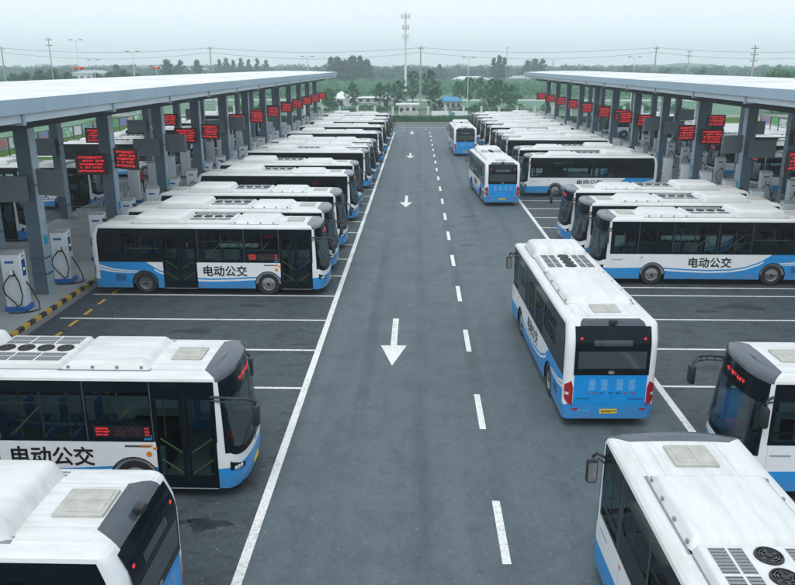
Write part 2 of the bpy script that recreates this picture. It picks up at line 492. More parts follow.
# ================================================================== THE BUS
L0, LF = 9.8, 0.5
HW = 1.25
WX = (2.26, 7.72)          # wheel centres along the bus
AR = 0.57                  # arch radius
def rake(z):
    t = max(0.0, (z - 1.1) / 1.9)
    return 0.26 * t ** 1.3 + 0.05 * max(0, (0.6 - z) / 0.3)
def rslope(z):
    t = max(0.0, (z - 2.45) / 0.65)
    return 0.26 * t ** 1.6
def shape(x, y, z):
    w = min(1.0, max(0.0, (x - 9.72) / 0.45)); w = w * w * (3 - 2 * w)
    wr = min(1.0, max(0.0, 1 - x / 0.9))
    return (x - rake(z) * w + rslope(z) * wr, y, z)
def pt(side, s, z, off=0.0):
    if side in 'LR':
        sg = 1 if side == 'L' else -1
        return Vector(shape(s, sg * (HW + off), z))
    if side == 'B':
        p = Vector(shape(0.0, s, z)); p.x -= off; return p
    if side in ('BL', 'BR'):       # rear corner arc, s 0 (rear) .. 1 (side)
        sg = 1 if side == 'BL' else -1
        a = s * math.pi / 2; r = 0.18
        return Vector(shape(0.18 - (r + off) * math.cos(a), sg * (1.07 + (r + off) * math.sin(a)), z))
    # front superellipse, s in -1..1
    a = abs(s) * math.pi / 2; n = 2 / 2.6
    y = HW * math.sin(a) ** n; x = L0 + LF * max(0.0, math.cos(a)) ** n
    nx = (max(1e-6, (x - L0) / LF)) ** 1.6 / LF; ny = (y / HW) ** 1.6 / HW
    ln = math.hypot(nx, ny)
    sg = 1 if s >= 0 else -1
    return Vector(shape(x + nx / ln * off, sg * (y + ny / ln * off), z))

DOORS = ((3.10, 4.60), (8.28, 9.68))
def outline():
    """half outline as (side key builder, s) from rear centre to front centre"""
    o = []
    for s in lin(0, 1.07, 6)[:-1]: o.append(('B', s))
    for s in lin(0, 1, 5)[:-1]: o.append(('BC', s))
    xs = set([0.18, 0.26, 0.45] + [round(a, 3) for a in lin(0.6, 9.6, 15)] + [3.10, 4.60, 8.28, 9.68, 9.74, 9.55])
    for w in WX:
        for k in range(13):
            xs.add(round(w - AR * math.cos(math.pi * k / 12), 4))
        xs.add(round(w - AR - 0.002, 4)); xs.add(round(w + AR + 0.002, 4))
    for x in sorted(xs): o.append(('S', x))
    for s in lin(1, 0, 12): o.append(('F', s))
    return o
OUT = outline()
def op(e, sg, z, off=0.0):
    k, s = e
    if k == 'B': return pt('B', s * sg, z, off)
    if k == 'BC': return pt('BL' if sg > 0 else 'BR', s, z, off)
    if k == 'S': return pt('L' if sg > 0 else 'R', s, z, off)
    return pt('F', s * sg, z, off)
def ex(e):
    k, s = e
    return {'B': 0.0, 'BC': 0.1, 'S': s, 'F': 10.1}[k] if k != 'S' else s
def zbot(e):
    k, s = e
    if k == 'S':
        for w in WX:
            d = abs(s - w)
            if d <= AR + 1e-6:
                return 0.50 + math.sqrt(max(0, AR * AR - d * d))
    return 0.30
def ztop(e):
    k, s = e
    if k in ('B',): return 1.60
    if k == 'F':
        return 1.10 + 0.30 * abs(s) ** 5
    if k == 'S' and s > 9.7: return 1.42
    return 1.47

def rooflevels(): return [(2.97, 0.0), (3.03, 0.02), (3.075, 0.07), (3.105, 0.17), (3.125, 0.34)]
def inset(p, d, z):
    return Vector((5.15 + (p.x - 5.15) * (1 - d / 5.15), p.y * (1 - d / HW), z))

def band(mb, side, s0, s1, z0, z1, off, ns=1, nz=1, mi=0, skip=None):
    ss = lin(s0, s1, ns) if not isinstance(s0, list) else s0
    zs = lin(z0, z1, nz) if not isinstance(z0, list) else z0
    flip = side in ('L', 'F', 'BR')
    mb.grid(lambda s, z: pt(side, s, z, off), ss, zs, mi, skip, flip)
def curved_band(mb, side, ss, zlo, zhi, off, nz=4, mi=0):
    """grid whose lower and upper z depend on s"""
    vs = []
    for j in range(nz + 1):
        for s in ss:
            z = zlo(s) + (zhi(s) - zlo(s)) * j / nz
            vs.append(pt(side, s, z, off))
    n = len(ss); fs = []
    for j in range(nz):
        for i in range(n - 1):
            q = (j * n + i, j * n + i + 1, (j + 1) * n + i + 1, (j + 1) * n + i)
            fs.append(q[::-1] if side in ('L', 'F', 'BR') else q)
    mb.add(vs, fs, mi)

RW = [(1.36, 3.00, 1.85, 2.68), (4.78, 6.66, 1.56, 2.70), (6.78, 8.20, 2.02, 2.70)]
LW = [(8.58, 9.60, 1.82, 2.54), (8.58, 9.60, 1.56, 1.74), (6.95, 8.30, 2.02, 2.64), (4.97, 6.82, 1.56, 2.66), (3.40, 4.75, 1.56, 2.66), (1.50, 3.28, 1.92, 2.64)]

def led_rows(mb, fn, w, h, rows, seed, mi=0, fill=0.8):
    """small lit marks in rows, on a local plane fn(u, v) u 0..w, v 0..h"""
    rnd = random.Random(seed)
    rh = h / rows
    for r in range(rows):
        u = 0.04 * w + rnd.random() * 0.08 * w
        while u < w * 0.93:
            g = rh * rnd.uniform(0.35, 0.8)
            if rnd.random() < fill:
                v0 = h - (r + 0.80) * rh; v1 = v0 + rh * 0.6
                # a glyph: two bars and a stem
                k = rnd.random()
                for (a0, a1, b0, b1) in ((0, 1, 0.8, 1.0), (0, 1, 0.35, 0.52), (0.38, 0.6, 0, 1)) if k < 0.5 else ((0, 0.25, 0, 1), (0.7, 1, 0, 1), (0, 1, 0.4, 0.65), (0.2, 0.9, 0.0, 0.15)):
                    U0, U1 = u + g * a0, u + g * a1; V0, V1 = v0 + (v1 - v0) * b0, v0 + (v1 - v0) * b1
                    mb.quad(fn(U0, V0), fn(U1, V0), fn(U1, V1), fn(U0, V1), mi)
            u += g * 1.25

def hump(mb, x0, x1, w, h, z=3.10, slope=0.18, r=0.08):
    mb.box(x0 - 0.02, x1 + 0.02, -w - 0.02, w + 0.02, 3.06, 3.128, 1)
    bm = bmesh.new()
    zt = z + h
    b = [(x0, -w), (x1, -w), (x1, w), (x0, w)]
    t = [(x0 + slope, -w + slope * 0.6), (x1 - slope, -w + slope * 0.6), (x1 - slope, w - slope * 0.6), (x0 + slope, w - slope * 0.6)]
    vb = [bm.verts.new((x, y, z)) for x, y in b]; vt = [bm.verts.new((x, y, zt)) for x, y in t]
    bm.faces.new(vb[::-1]); bm.faces.new(vt)
    for i in range(4): bm.faces.new((vb[i], vb[(i + 1) % 4], vt[(i + 1) % 4], vt[i]))
    eds = [e for e in bm.edges if max(v.co.z for v in e.verts) > z + 0.01]
    bmesh.ops.bevel(bm, geom=eds, offset=r, segments=4, affect='EDGES', profile=0.55, clamp_overlap=True)
    bm.verts.index_update()
    mb.add([v.co.copy() for v in bm.verts], [[v.index for v in f.verts] for f in bm.faces])
    bm.free()

def make_bus(name, detail=2, reverse=False):
    """detail 2: near, 1: middle distance, 0: far"""
    root = empty(name)
    near = detail == 2
    # ---- body shell
    mb = MB()
    nl = 5
    for sg in (1, -1):
        rows = []
        for j in range(nl + 1):
            rows.append([op(e, sg, zbot(e) + (ztop(e) - zbot(e)) * j / nl) for e in OUT])
        vs = [p for r_ in rows for p in r_]; n = len(OUT); fs = []
        for j in range(nl):
            for i in range(n - 1):
                a, b_ = OUT[i], OUT[i + 1]
                if sg < 0 and a[0] == 'S' and b_[0] == 'S':
                    mid = 0.5 * (a[1] + b_[1])
                    if any(d0 < mid < d1 for d0, d1 in DOORS): continue
                q = (j * n + i, j * n + i + 1, (j + 1) * n + i + 1, (j + 1) * n + i)
                fs.append(q if sg < 0 else q[::-1])
        mb.add(vs, fs)
        # pillars
        for i in range(n - 1):
            a, b_ = OUT[i], OUT[i + 1]
            xa = ex(a); xb = ex(b_)
            ok = (a[0] == 'BC') or (a[0] == 'S' and b_[0] == 'S' and xb <= 0.27) or (a[0] == 'S' and xa >= 9.67) or (a[0] == 'B' and a[1] > 1.0) 
            if a[0] == 'B' and b_[0] == 'BC': ok = True
            if a[0] == 'F' and a[1] > 0.95: ok = True
            if not ok: continue
            vs = []
            for j in range(6):
                for e in (a, b_):
                    z = ztop(e) + (2.97 - ztop(e)) * j / 5
                    vs.append(op(e, sg, z))
            fs = [((2 * j, 2 * j + 1, 2 * j + 3, 2 * j + 2) if sg < 0 else (2 * j + 2, 2 * j + 3, 2 * j + 1, 2 * j)) for j in range(5)]
            mb.add(vs, fs)
    mb.build('body', M['livery'], root, smooth=40, weld=True)
    # ---- roof
    mb = MB()
    n = len(OUT)
    def rmat(x, y):
        if x > 9.56: return 1
        if x < 0.50 and abs(y) < 1.04: return 1
        return 0
    for sg in (1, -1):
        lv = rooflevels()
        rings = [[inset(op(e, sg, z), d, z) for e in OUT] for z, d in lv]
        for j in range(len(lv) - 1):
            for i in range(n - 1):
                q = [rings[j][i], rings[j][i + 1], rings[j + 1][i + 1], rings[j + 1][i]]
                c = sum(q, Vector()) / 4
                ea, eb = OUT[i], OUT[i + 1]
                mi = 1 if (ex(ea) >= 9.739 or (ea[0] == 'B' and eb[0] == 'B' and (j < 3 or not reverse))) else 0
                mb.add(q if sg < 0 else q[::-1], [(0, 1, 2, 3)], mi)
        top = rings[-1]
        for i in range(n - 1):
            a, b_ = top[i], top[i + 1]
            for k in range(4):
                f0, f1 = 1 - k / 4, 1 - (k + 1) / 4
                def cz(f): return 3.125 + 0.022 * (1 - f * f)
                q = [Vector((a.x, a.y * f0, cz(f0))), Vector((b_.x, b_.y * f0, cz(f0))), Vector((b_.x, b_.y * f1, cz(f1))), Vector((a.x, a.y * f1, cz(f1)))]
                c = sum(q, Vector()) / 4
                mb.add(q if sg < 0 else q[::-1], [(0, 1, 2, 3)], 1 if ex(OUT[i]) >= 9.739 else 0)
    if detail >= 1:      # pressed ribs along the roof
        for yy in (-0.92, -0.62, -0.5, 0.5, 0.62, 0.92):
            mb.box(0.6, 9.38, yy - 0.012, yy + 0.012, 3.11, 3.146 if abs(yy) < 0.9 else 3.132, 0)
        mb.box(0.2, 9.7, -1.2515, -1.2490, 2.958, 2.966, 2)
    rf = mb.build('roof', [M['roof'], M['cap'], M['seam']], root, smooth=40, weld=False)
    X = (lambda x: 10.0 - x) if reverse else (lambda x: x)
    def xr(a, b): return tuple(sorted((X(a), X(b))))
    # roof equipment
    a, b = (7.08, 9.05) if reverse else (1.75, 4.15); mb = MB(); hump(mb, a, b, 0.99, 0.36, r=0.17, slope=0.16)
    mb.build('battery_cover', [M['roof'], M['grille']], root, smooth=50)
    a, b = (1.65, 5.15) if reverse else (6.12, 8.2); mb = MB(); hump(mb, a, b, 0.98, 0.19, r=0.07, slope=0.20)
    if near:
        for u in lin(a + 0.2, b - 0.2, 3):
            for sg in (-1, 1): mb.bbox(u - 0.03, u + 0.03, sg * 0.95 - 0.02, sg * 0.95 + 0.02, 3.16, 3.215, 0.008, 1)
    mb.build('cooling_cover', [M['roof'], M['grille']], root, smooth=50)
    a, b = (5.18, 7.12) if reverse else (4.12, 6.18)
    mb = MB(); hump(mb, a - 0.04, b + 0.04, 0.95, 0.165, r=0.05, slope=0.1)
    ac = mb.build('air_conditioner', [M['roof'], M['grille']], root, smooth=50)
    if detail >= 1:
        zt = 3.265
        nx_ = 3
        for sg in (-1, 1):
            g = MB()
            for i in range(nx_):
                w_ = (b - a - 0.22) / nx_
                for (y0, y1) in ((0.30, 0.50), (0.54, 0.78)):
                    xa = a + 0.13 + i * w_; xb_ = xa + w_ - 0.05
                    g.box(xa, xb_, sg * y1 if sg < 0 else y0, -y0 if sg < 0 else y1, zt - 0.01, zt + 0.004, 0)
                    if near:
                        for q in lin(xa + 0.03, xb_ - 0.03, 7):
                            ys = (-y1 + 0.01, -y0 - 0.01) if sg < 0 else (y0 + 0.01, y1 - 0.01)
                            g.box(q - 0.004, q + 0.004, ys[0], ys[1], zt + 0.004, zt + 0.009, 1)
            g.build('intake_grille', [M['grille'], M['dark']], ac)
        for i in range(4):
            fx = a + 0.32 + i * (b - a - 0.64) / 3
            g = MB()
            Mx = Matrix.Translation((fx, 0, zt))
            g.lathe([(0.0, 0.002), (0.17, 0.002)], 20, Mx, 0)
            g.lathe([(0.165, 0.0), (0.165, 0.03), (0.19, 0.03), (0.20, 0.0)], 20, Mx, 1)
            g.lathe([(0.055, 0.0), (0.055, 0.03), (0.0, 0.034)], 12, Mx, 1)
            if near:
                for k in range(6):
                    g.box(0.05, 0.165, -0.02, 0.02, 0.010, 0.014, 1, Mx @ Matrix.Rotation(k * math.pi / 3, 4, 'Z'))
                for rr in (0.09, 0.13):
                    g.lathe([(rr, 0.026), (rr + 0.006, 0.026)], 18, Mx, 2)
            g.build('fan', [M['chassis'], M['dark'], M['grille']], ac)
    for (cx_, w_) in ((8.85, 0.36), (1.02, 0.40)):
        if reverse and cx_ < 2: cx_, w_ = 1.12, 0.34
        if reverse and cx_ > 8: continue
        mb = MB(); mb.bbox(cx_ - w_, cx_ + w_, -0.38, 0.38, 3.13, 3.20, 0.03)
        mb.bbox(cx_ - w_ + 0.06, cx_ + w_ - 0.06, -0.31, -0.02, 3.19, 3.215, 0.015)
        mb.bbox(cx_ - w_ + 0.06, cx_ + w_ - 0.12, 0.04, 0.31, 3.19, 3.21, 0.015)
        mb.build('roof_hatch', M['hatch'], root, smooth=40)
    # ---- chassis
    mb = MB()
    mb.box(0.25, 9.6, -1.02, 1.02, 0.26, 0.52)
    mb.box(0.25, 1.5, -1.2, 1.2, 0.32, 0.5); mb.box(3.02, 7.0, -1.2, 1.2, 0.32, 0.5); mb.box(8.4, 9.7, -1.2, 1.2, 0.31, 0.5)
    for w in WX: mb.box(w - 0.66, w + 0.66, -0.85, 0.85, 0.35, 1.12)
    mb.box(9.5, 10.15, -0.95, 0.95, 0.31, 0.45)
    mb.build('chassis', M['chassis'], root)
    # ---- wheels
    for w in WX:
        for sg in (1, -1):
            Mx = Matrix.Translation((w, sg * 1.22, 0.5)) @ Matrix.Rotation(-sg * math.pi / 2, 4, 'X')
            t = MB()
            t.lathe([(0.28, -0.29), (0.44, -0.30), (0.495, -0.26), (0.50, -0.15), (0.495, -0.04), (0.45, 0.0), (0.30, -0.01), (0.285, -0.05)], 28 if near else 16, Mx)
            wh = t.build('wheel', M['rubber'], root, smooth=40)
            g = MB()
            dep = -0.03 if w > 5 else -0.10
            g.lathe([(0.29, -0.012), (0.275, -0.03), (0.24, dep - 0.02), (0.16, dep), (0.15, dep + (0.05 if w > 5 else -0.03)), (0.0, dep + (0.06 if w > 5 else -0.03))], 24 if near else 12, Mx, 0)
            if near:
                for k in range(10):
                    a_ = k * math.pi / 5
                    g.lathe([(0.012, dep - 0.01), (0.012, dep + 0.03), (0.0, dep + 0.03)], 6, Mx @ Matrix.Translation((0.20 * math.cos(a_), 0.20 * math.sin(a_), 0)), 1)
                g.lathe([(0.07, dep), (0.07, dep + 0.08), (0.05, dep + 0.1), (0, dep + 0.1)], 12, Mx, 1)
            g.build('rim', [M['rim'], M['dark']], wh, smooth=40)
            # arch lining
            g = MB()
            ss = lin(0, math.pi, 14); vs = []; fs = []
            for th in ss:
                for (rr, yy) in ((AR + 0.02, sg * 1.256), (AR - 0.005, sg * 1.258), (AR - 0.005, sg * 0.84)):
                    vs.append((w - rr * math.cos(th), yy, 0.5 + rr * math.sin(th)))
            for i in range(len(ss) - 1):
                for k in (0, 1): fs.append((3 * i + k, 3 * i + 3 + k, 3 * i + 4 + k, 3 * i + 1 + k))
            g.add(vs, fs)
            g.build('wheel_arch', M['chassis'], root, smooth=60)
    # ---- side glazing bands
    for side, wins in (('R', RW), ('L', LW)):
        xs = sorted(set([0.26, 9.70] + [w[0] for w in wins] + [w[1] for w in wins] + ([d for dd in DOORS for d in dd] if side == 'R' else [])))
        zs = sorted(set([1.47, 2.967] + [w[2] for w in wins] + [w[3] for w in wins] + ([2.76] if side == 'R' else [])))
        def hole(x, z, wins=wins, side=side):
            if any(w[0] < x < w[1] and w[2] < z < w[3] for w in wins) and detail > 0: return True
            return side == 'R' and any(d0 < x < d1 for d0, d1 in DOORS) and z < 2.76
        mb = MB()
        band(mb, side, xs, None, zs, None, 0.003, skip=hole)
        fr = mb.build('window_band', M['black'], root)
        if detail == 0: continue
        for (x0, x1, z0, z1) in wins:
            g = MB(); band(g, side, x0 - 0.005, x1 + 0.005, z0 - 0.005, z1 + 0.005, -0.012)
            g.build('window', M['sideglass'], root)
        if near:
            g = MB()
            sgn = 1 if side == 'L' else -1
            for (x0, x1, z0, z1) in wins:
                ya, yb = sorted((sgn * 1.236, sgn * 1.246))
                xm = 0.5 * (x0 + x1)
                g.box(xm - 0.02, xm + 0.02, ya, yb, z0, z1)
                if z1 - z0 > 0.9: g.box(x0, x1, ya, yb, z1 - 0.30, z1 - 0.265)
                g.build('window_bar', M['dark'], fr); g = MB()
            for xx in ([4.69, 6.72, 8.24] if side == 'R' else [3.34, 4.86, 6.88, 8.44]):
                ya, yb = sorted((sgn * 1.2535, sgn * 1.2555))
                g.box(xx - 0.006, xx + 0.006, ya, yb, 1.5, 2.96, 1)
            g.build('panel_joints', [M['dark'], M['board']], fr)
    # ---- doors (right side)
    for (x0, x1) in DOORS:
        mb = MB()
        xm = 0.5 * (x0 + x1)
        y = -1.245
        fr = 0.075
        def bar(a, b_, c, d, dy=0.02): mb.box(a, b_, y - dy, y + 0.02, c, d)
        bar(x0, x1, 2.68, 2.76); bar(x0, x1, 0.30, 0.40)
        for l0, l1 in ((x0, xm - 0.01), (xm + 0.01, x1)):
            bar(l0, l0 + fr, 0.40, 2.68, 0.012); bar(l1 - fr - 0.02, l1, 0.40, 2.68, 0.012)
            bar(l0 + fr, l1 - fr, 2.54, 2.68, 0.012); bar(l0 + fr, l1 - fr, 0.40, 0.62, 0.012)
        d = mb.build('door', M['black'], root)
        if detail == 0:
            g = MB(); g.box(x0 + 0.05, x1 - 0.05, y + 0.004, y + 0.012, 0.45, 2.65)
            g.build('glass', M['black'], d); continue
        for k, (l0, l1) in enumerate(((x0, xm - 0.01), (xm + 0.01, x1))):
            g = MB(); g.quad((l0 + fr, y, 0.62), (l1 - fr, y, 0.62), (l1 - fr, y, 2.54), (l0 + fr, y, 2.54))
            g.build('glass', M['sideglass'], d)
            g = MB()
            s_ = 1 if k == 0 else -1
            for zz in (1.55, 1.02):
                a_, b_ = (l0 + 0.10, l1 - 0.10)
                z0, z1 = (zz, zz - 0.36) if k == 0 else (zz - 0.36, zz)
                g.tube([(a_, y + 0.03, z0), (b_, y + 0.03, z1)], 0.018, 6)
            g.build('handrail', M['yellow'], d)
        g = MB(); g.box(x0 + 0.02, x1 - 0.02, y - 0.025, y + 0.02, 0.285, 0.305)
        g.build('door_sill', M['steellight'], d)
    # ---- windscreen
    mb = MB()
    ss = lin(-0.90, 0.90, 22)
    curved_band(mb, 'F', ss, lambda s: 1.20 + 0.34 * abs(s / 0.9) ** 4, lambda s: 2.50, -0.004, 8)
    ws = mb.build('windscreen', M['frontglass'] if detail > 0 else M['black'], root, smooth=60)
    mb = MB()
    ss = lin(-0.955, 0.955, 24)
    curved_band(mb, 'F', ss, lambda s: 2.48, lambda s: 2.972, 0.004, 3)
    curved_band(mb, 'F', ss, lambda s: 1.07 + 0.32 * abs(s) ** 5, lambda s: 1.22 + 0.34 * abs(s / 0.9) ** 4, 0.004, 2)
    for sg in (-1, 1):
        curved_band(mb, 'F', lin(*sorted((sg * 0.84, sg * 0.955)), 3), lambda s: 1.2, lambda s: 2.49, 0.0045, 6)
    mb.build('windscreen_surround', M['black'], root, smooth=60)
    # header display
    g = MB()
    rnd = random.Random(3)
    led_rows(g, lambda u, v: pt('F', -0.20 + u, 2.64 + v, 0.008), 0.40, 0.15, 1, 11, 0, 1.0) if detail else g.quad(*[pt('F', s, z, 0.009) for s, z in ((-0.2, 2.66), (0.2, 2.66), (0.2, 2.78), (-0.2, 2.78))])
    g.build('route_display', M['led'], root)
    if detail > 0:
        g = MB()      # wipers
        for s0, s1 in ((-0.42, 0.02), (0.12, 0.5)):
            g.tube([pt('F', s0, 1.22, 0.03), pt('F', (s0 + s1) / 2, 1.42, 0.04), pt('F', s1, 1.50, 0.03)], 0.012, 5)
        g.build('wiper', M['dark'], root)
    # headlights
    for sg in (-1, 1):
        g = MB()
        ss = lin(*sorted((sg * 0.42, sg * 0.86)), 8)
        curved_band(g, 'F', ss, lambda s: 0.70 + 0.12 * (abs(s) - 0.42), lambda s: 0.80 + 0.42 * (abs(s) - 0.42), 0.006, 2)
        h = g.build('headlight', M['black'], root, smooth=60)
        if detail:
            g = MB()
            for s in (0.55, 0.63, 0.71):
                c = pt('F', sg * s, 0.80, 0.012); nrm = (pt('F', sg * s, 0.80, 1.0) - pt('F', sg * s, 0.80, 0.0)).normalized()
                Mx = Matrix.Translation(c) @ nrm.to_track_quat('Z', 'Y').to_matrix().to_4x4()
                g.lathe([(0.05, 0.0), (0.05, 0.01), (0.0, 0.014)], 10, Mx)
            g.build('lamp', M['lens'], h)
    g = MB(); g.box(10.27, 10.295, -0.22, 0.22, 0.42, 0.56); g.build('number_plate', M['plate'], root)
    g = MB()
    g.lathe([(0.075, 0), (0.075, 0.012), (0, 0.014)], 16, Matrix.Translation((10.29, 0, 0.98)) @ Matrix.Rotation(math.pi / 2, 4, 'Y') @ Matrix.Scale(0.75, 4, (1, 0, 0)))
    g.build('front_badge', M['sticker'], root)
    # ---- mirrors
    g = MB()       # kerb side: long arm reaching forward
    g.tube([(9.62, -1.27, 2.62), (10.2, -1.36, 2.63), (10.45, -1.34, 2.62), (10.60, -1.25, 2.52), (10.62, -1.22, 2.40)], 0.03, 7)
    g.tube([(9.62, -1.27, 2.53), (10.2, -1.36, 2.52), (10.45, -1.33, 2.50), (10.55, -1.27, 2.46)], 0.018, 6)
    if detail:
        for t_ in (9.85, 10.05, 10.25, 10.4): g.tube([(t_, -1.31, 2.63), (t_, -1.31, 2.52)], 0.012, 5)
    g.bbox(10.55, 10.70, -1.36, -1.10, 1.92, 2.42, 0.05)
    mr = g.build('mirror', M['dark'], root, smooth=40)
    g = MB()       # driver side
    g.tube([(9.70, 1.25, 2.66), (9.86, 1.36, 2.66), (9.93, 1.42, 2.55)], 0.032, 7)
    g.tube([(9.70, 1.25, 2.54), (9.86, 1.34, 2.56)], 0.02, 6)
    g.bbox(9.86, 10.0, 1.31, 1.53, 2.0, 2.50, 0.05)
    mr2 = g.build('mirror', M['dark'], root, smooth=40)
    if detail:
        g = MB(); g.quad((9.858, 1.34, 2.05), (9.858, 1.50, 2.05), (9.858, 1.50, 2.45), (9.858, 1.34, 2.45)); g.build('mirror_glass', M['rim'], mr2)
    # ---- rear
    g = MB()
    band(g, 'B', lin(-1.0, 1.0, 6), None, lin(0.74, 1.61, 3), None, 0.006)
    rp = g.build('engine_cover', M['blue'], root)
    g = MB()
    zs = lin(1.61, 2.968, 14)
    band(g, 'B', lin(-1.03, 1.03, 6), None, zs, None, 0.014)
    g.build('rear_glazing', M['black'], root, smooth=50)
    g = MB(); band(g, 'B', -0.93, 0.93, 1.80, 2.30, 0.019); g.build('rear_window', simple('rear_glass', (0.05, 0.065, 0.07), 0.06) if 'rg' not in M else M['rg'], root)
    g = MB(); band(g, 'B', [-0.52, 0, 0.52], None, [2.46, 2.54, 2.62], None, 0.022); g.build('rear_display', M['cap'], root)
    if detail:
        g = MB()
        for sg in (-1, 1):
            g.lathe([(0.035, 0), (0.035, 0.012), (0, 0.014)], 10, Matrix.Translation(pt('B', sg * 0.86, 2.66, 0.016)) @ Matrix.Rotation(-math.pi / 2, 4, 'Y'))
        g.build('marker_lamp', M['led'], root)
        g = MB(); g.bbox(0.10, 0.28, -0.10, 0.10, 3.02, 3.16, 0.04); g.build('rear_camera', M['dark'], root, smooth=40)
        g = MB(); g.lathe([(0.09, 0), (0.085, 0.012), (0, 0.014)], 14, Matrix.Translation(pt('B', 0, 1.69, 0.016)) @ Matrix.Rotation(-math.pi / 2, 4, 'Y') @ Matrix.Scale(0.6, 4, (1, 0, 0)))
        g.build('rear_badge', M['rim'], root)
        # vinyls: four pale blocks, a row of small marks
        g = MB()
        for c_ in (-0.60, -0.26, 0.16, 0.50):
            for k in range(6):
                zt = 1.47 - k * 0.055
                w_ = 0.10 - 0.012 * ((k * 7 + int(c_ * 10)) % 3)
                g.quad(*[pt('B', s, z, 0.009) for s, z in ((c_ - w_, zt), (c_ - w_, zt - 0.038), (c_ + w_, zt - 0.038), (c_ + w_, zt))])
        g.build('vinyl', M['paleblue'], rp)
        g = MB()
        k = 0
        for c_ in lin(-0.62, 0.62, 6):
            mi = 0 if k in (0, 1, 5, 6) else 1
            led_rows(g, lambda u, v, c_=c_: pt('B', -(c_ + u - 0.05) , 1.03 + v, 0.009), 0.11, 0.085, 1, 30 + k, mi, 1.0)
            k += 1
        led_rows(g, lambda u, v: pt('B', -(-0.95 + u), 0.88 + v, 0.009), 0.42, 0.05, 1, 41, 1, 1.0)
        led_rows(g, lambda u, v: pt('B', -(0.50 + u), 0.86 + v, 0.009), 0.42, 0.07, 1, 43, 1, 1.0)
        g.build('vinyl', [M['red'], M['ink']], rp)
        g = MB()
        led_rows(g, lambda u, v: pt('B', -(-0.92 + u), 0.50 + v, 0.004), 0.42, 0.09, 1, 47, 0, 1.0)
        g.build('vinyl', M['paleblue'], root)
    g = MB(); band(g, 'B', -0.24, 0.24, 0.46, 0.60, 0.012, mi=0); 
    led_rows(g, lambda u, v: pt('B', -(-0.22 + u), 0.48 + v, 0.017), 0.44, 0.10, 1, 51, 2, 1.0)
    g.build('number_plate', [M['plate'], M['plategreen'], M['ink']], root)
    for sg, sd in ((1, 'BL'), (-1, 'BR')):
        g = MB()
        ss = lin(0, 1, 6)
        ss = lin(0, 0.72, 6); curved_band(g, sd, ss, lambda s: 0.74 + 0.42 * s * s, lambda s: 1.44 - 0.20 * s, 0.008, 5)
        a_, b_ = sorted((sg * 1.015, sg * 1.072))
        curved_band(g, 'B', lin(a_, b_, 3), lambda s: 0.66 + 1.2 * (abs(s) - 1.015), lambda s: 1.24 + 3.4 * (abs(s) - 1.015), 0.009, 5)
        tl = g.build('tail_light', M['red'], root, smooth=60)
        g = MB(); curved_band(g, sd, lin(0.2, 0.6, 3), lambda s: 1.02, lambda s: 1.10, 0.013, 1)
        g.build('reversing_lamp', M['lens'], tl)
        g = MB(); a_, b_ = sorted((sg * 0.86, sg * 1.02)); band(g, 'B', a_, b_, 0.56, 0.62, 0.005); g.build('reflector', M['red'], root)
    # ---- side details
    TR = Matrix(((1, 0, 0, 0), (0, 0, -1, 0), (0, 1, 0, 0), (0, 0, 0, 1)))
    TL = Matrix(((-1, 0, 0, 0), (0, 0, 1, 0), (0, 1, 0, 0), (0, 0, 0, 1)))
    if detail:
        text_obj('电动公交', 0.50, M['ink'], 'lettering', root, Matrix.Translation((5.82, -1.253, 0.90)) @ TR, bold=0.012)
        text_obj('电动公交', 0.50, M['ink'], 'lettering', root, Matrix.Translation((5.15, 1.253, 0.90)) @ TL, bold=0.012)
        # kerb-side LED route board
        g = MB(); g.box(6.86, 8.18, -1.262, -1.255, 1.58, 1.88); sb = g.build('side_display', M['ink'], root)
        g = MB()
        led_rows(g, lambda u, v: Vector((6.90 + u, -1.2645, 1.61 + v)), 0.34, 0.24, 3, 60, 0, 1.0)
        g.build('lit_text', M['led'], sb); g = MB()
        led_rows(g, lambda u, v: Vector((8.04 + u, -1.2645, 1.61 + v)), 0.10, 0.24, 3, 61, 0, 1.0)
        g.build('lit_text', M['led'], sb)
        g = MB()
        led_rows(g, lambda u, v: Vector((7.32 + u, -1.2640, 1.61 + v)), 0.65, 0.24, 3, 62, 0, 0.85)
        g.build('dim_text', simple('dim_led', (0.12, 0.06, 0.04), 0.5), sb)
        g = MB()
        for sg in (-1, 1):
            ya, yb = sorted((sg * 1.252, sg * 1.258))
            g = MB(); g.box(8.42 - (0.22 if sg < 0 else 0.22), 8.52 - (0.22 if sg < 0 else 0.22), ya, yb, 1.28, 1.34)
            g.build('side_marker', M['amber'], root)
            g = MB(); g.box(3.2 if sg > 0 else 4.85, 3.28 if sg > 0 else 4.93, ya, yb, 0.42, 0.46)
            g.build('side_marker', M['amber'], root)
        g = MB()
        g.box(7.55, 8.16, -1.2535, -1.251, 1.335, 1.385)
        g.build('small_lettering', M['seam'], root)
        g = MB()
        g.box(9.12, 9.60, 1.2512, 1.2535, 1.18, 1.23); g.box(8.30, 8.306, 1.2512, 1.2535, 0.75, 1.45); g.box(9.66, 9.666, 1.2512, 1.2535, 0.75, 1.45)
        g.box(5.4, 5.406, 1.2512, 1.2535, 0.35, 1.45); g.box(1.2, 1.206, 1.2512, 1.2535, 0.35, 1.0)
        g.build('panel_seams', M['steellight'], root)
        g = MB(); g.box(8.02, 8.20, -1.2545, -1.251, 1.52, 1.66); g.build('sticker', M['sticker'], root)
        g = MB(); g.box(7.92, 8.20, -1.2545, -1.251, 1.36, 1.40)
        g.lathe([(0.07, 0), (0.07, 0.004), (0, 0.005)], 14, Matrix.Translation((8.10, -1.252, 1.16)) @ Matrix.Rotation(math.pi / 2, 4, 'X'))
        g.build('sticker', M['amber'], root)
        g = MB()
        for k in range(5): g.box(0.95, 1.42, -1.2545, -1.251, 0.62 + k * 0.06, 0.65 + k * 0.06)
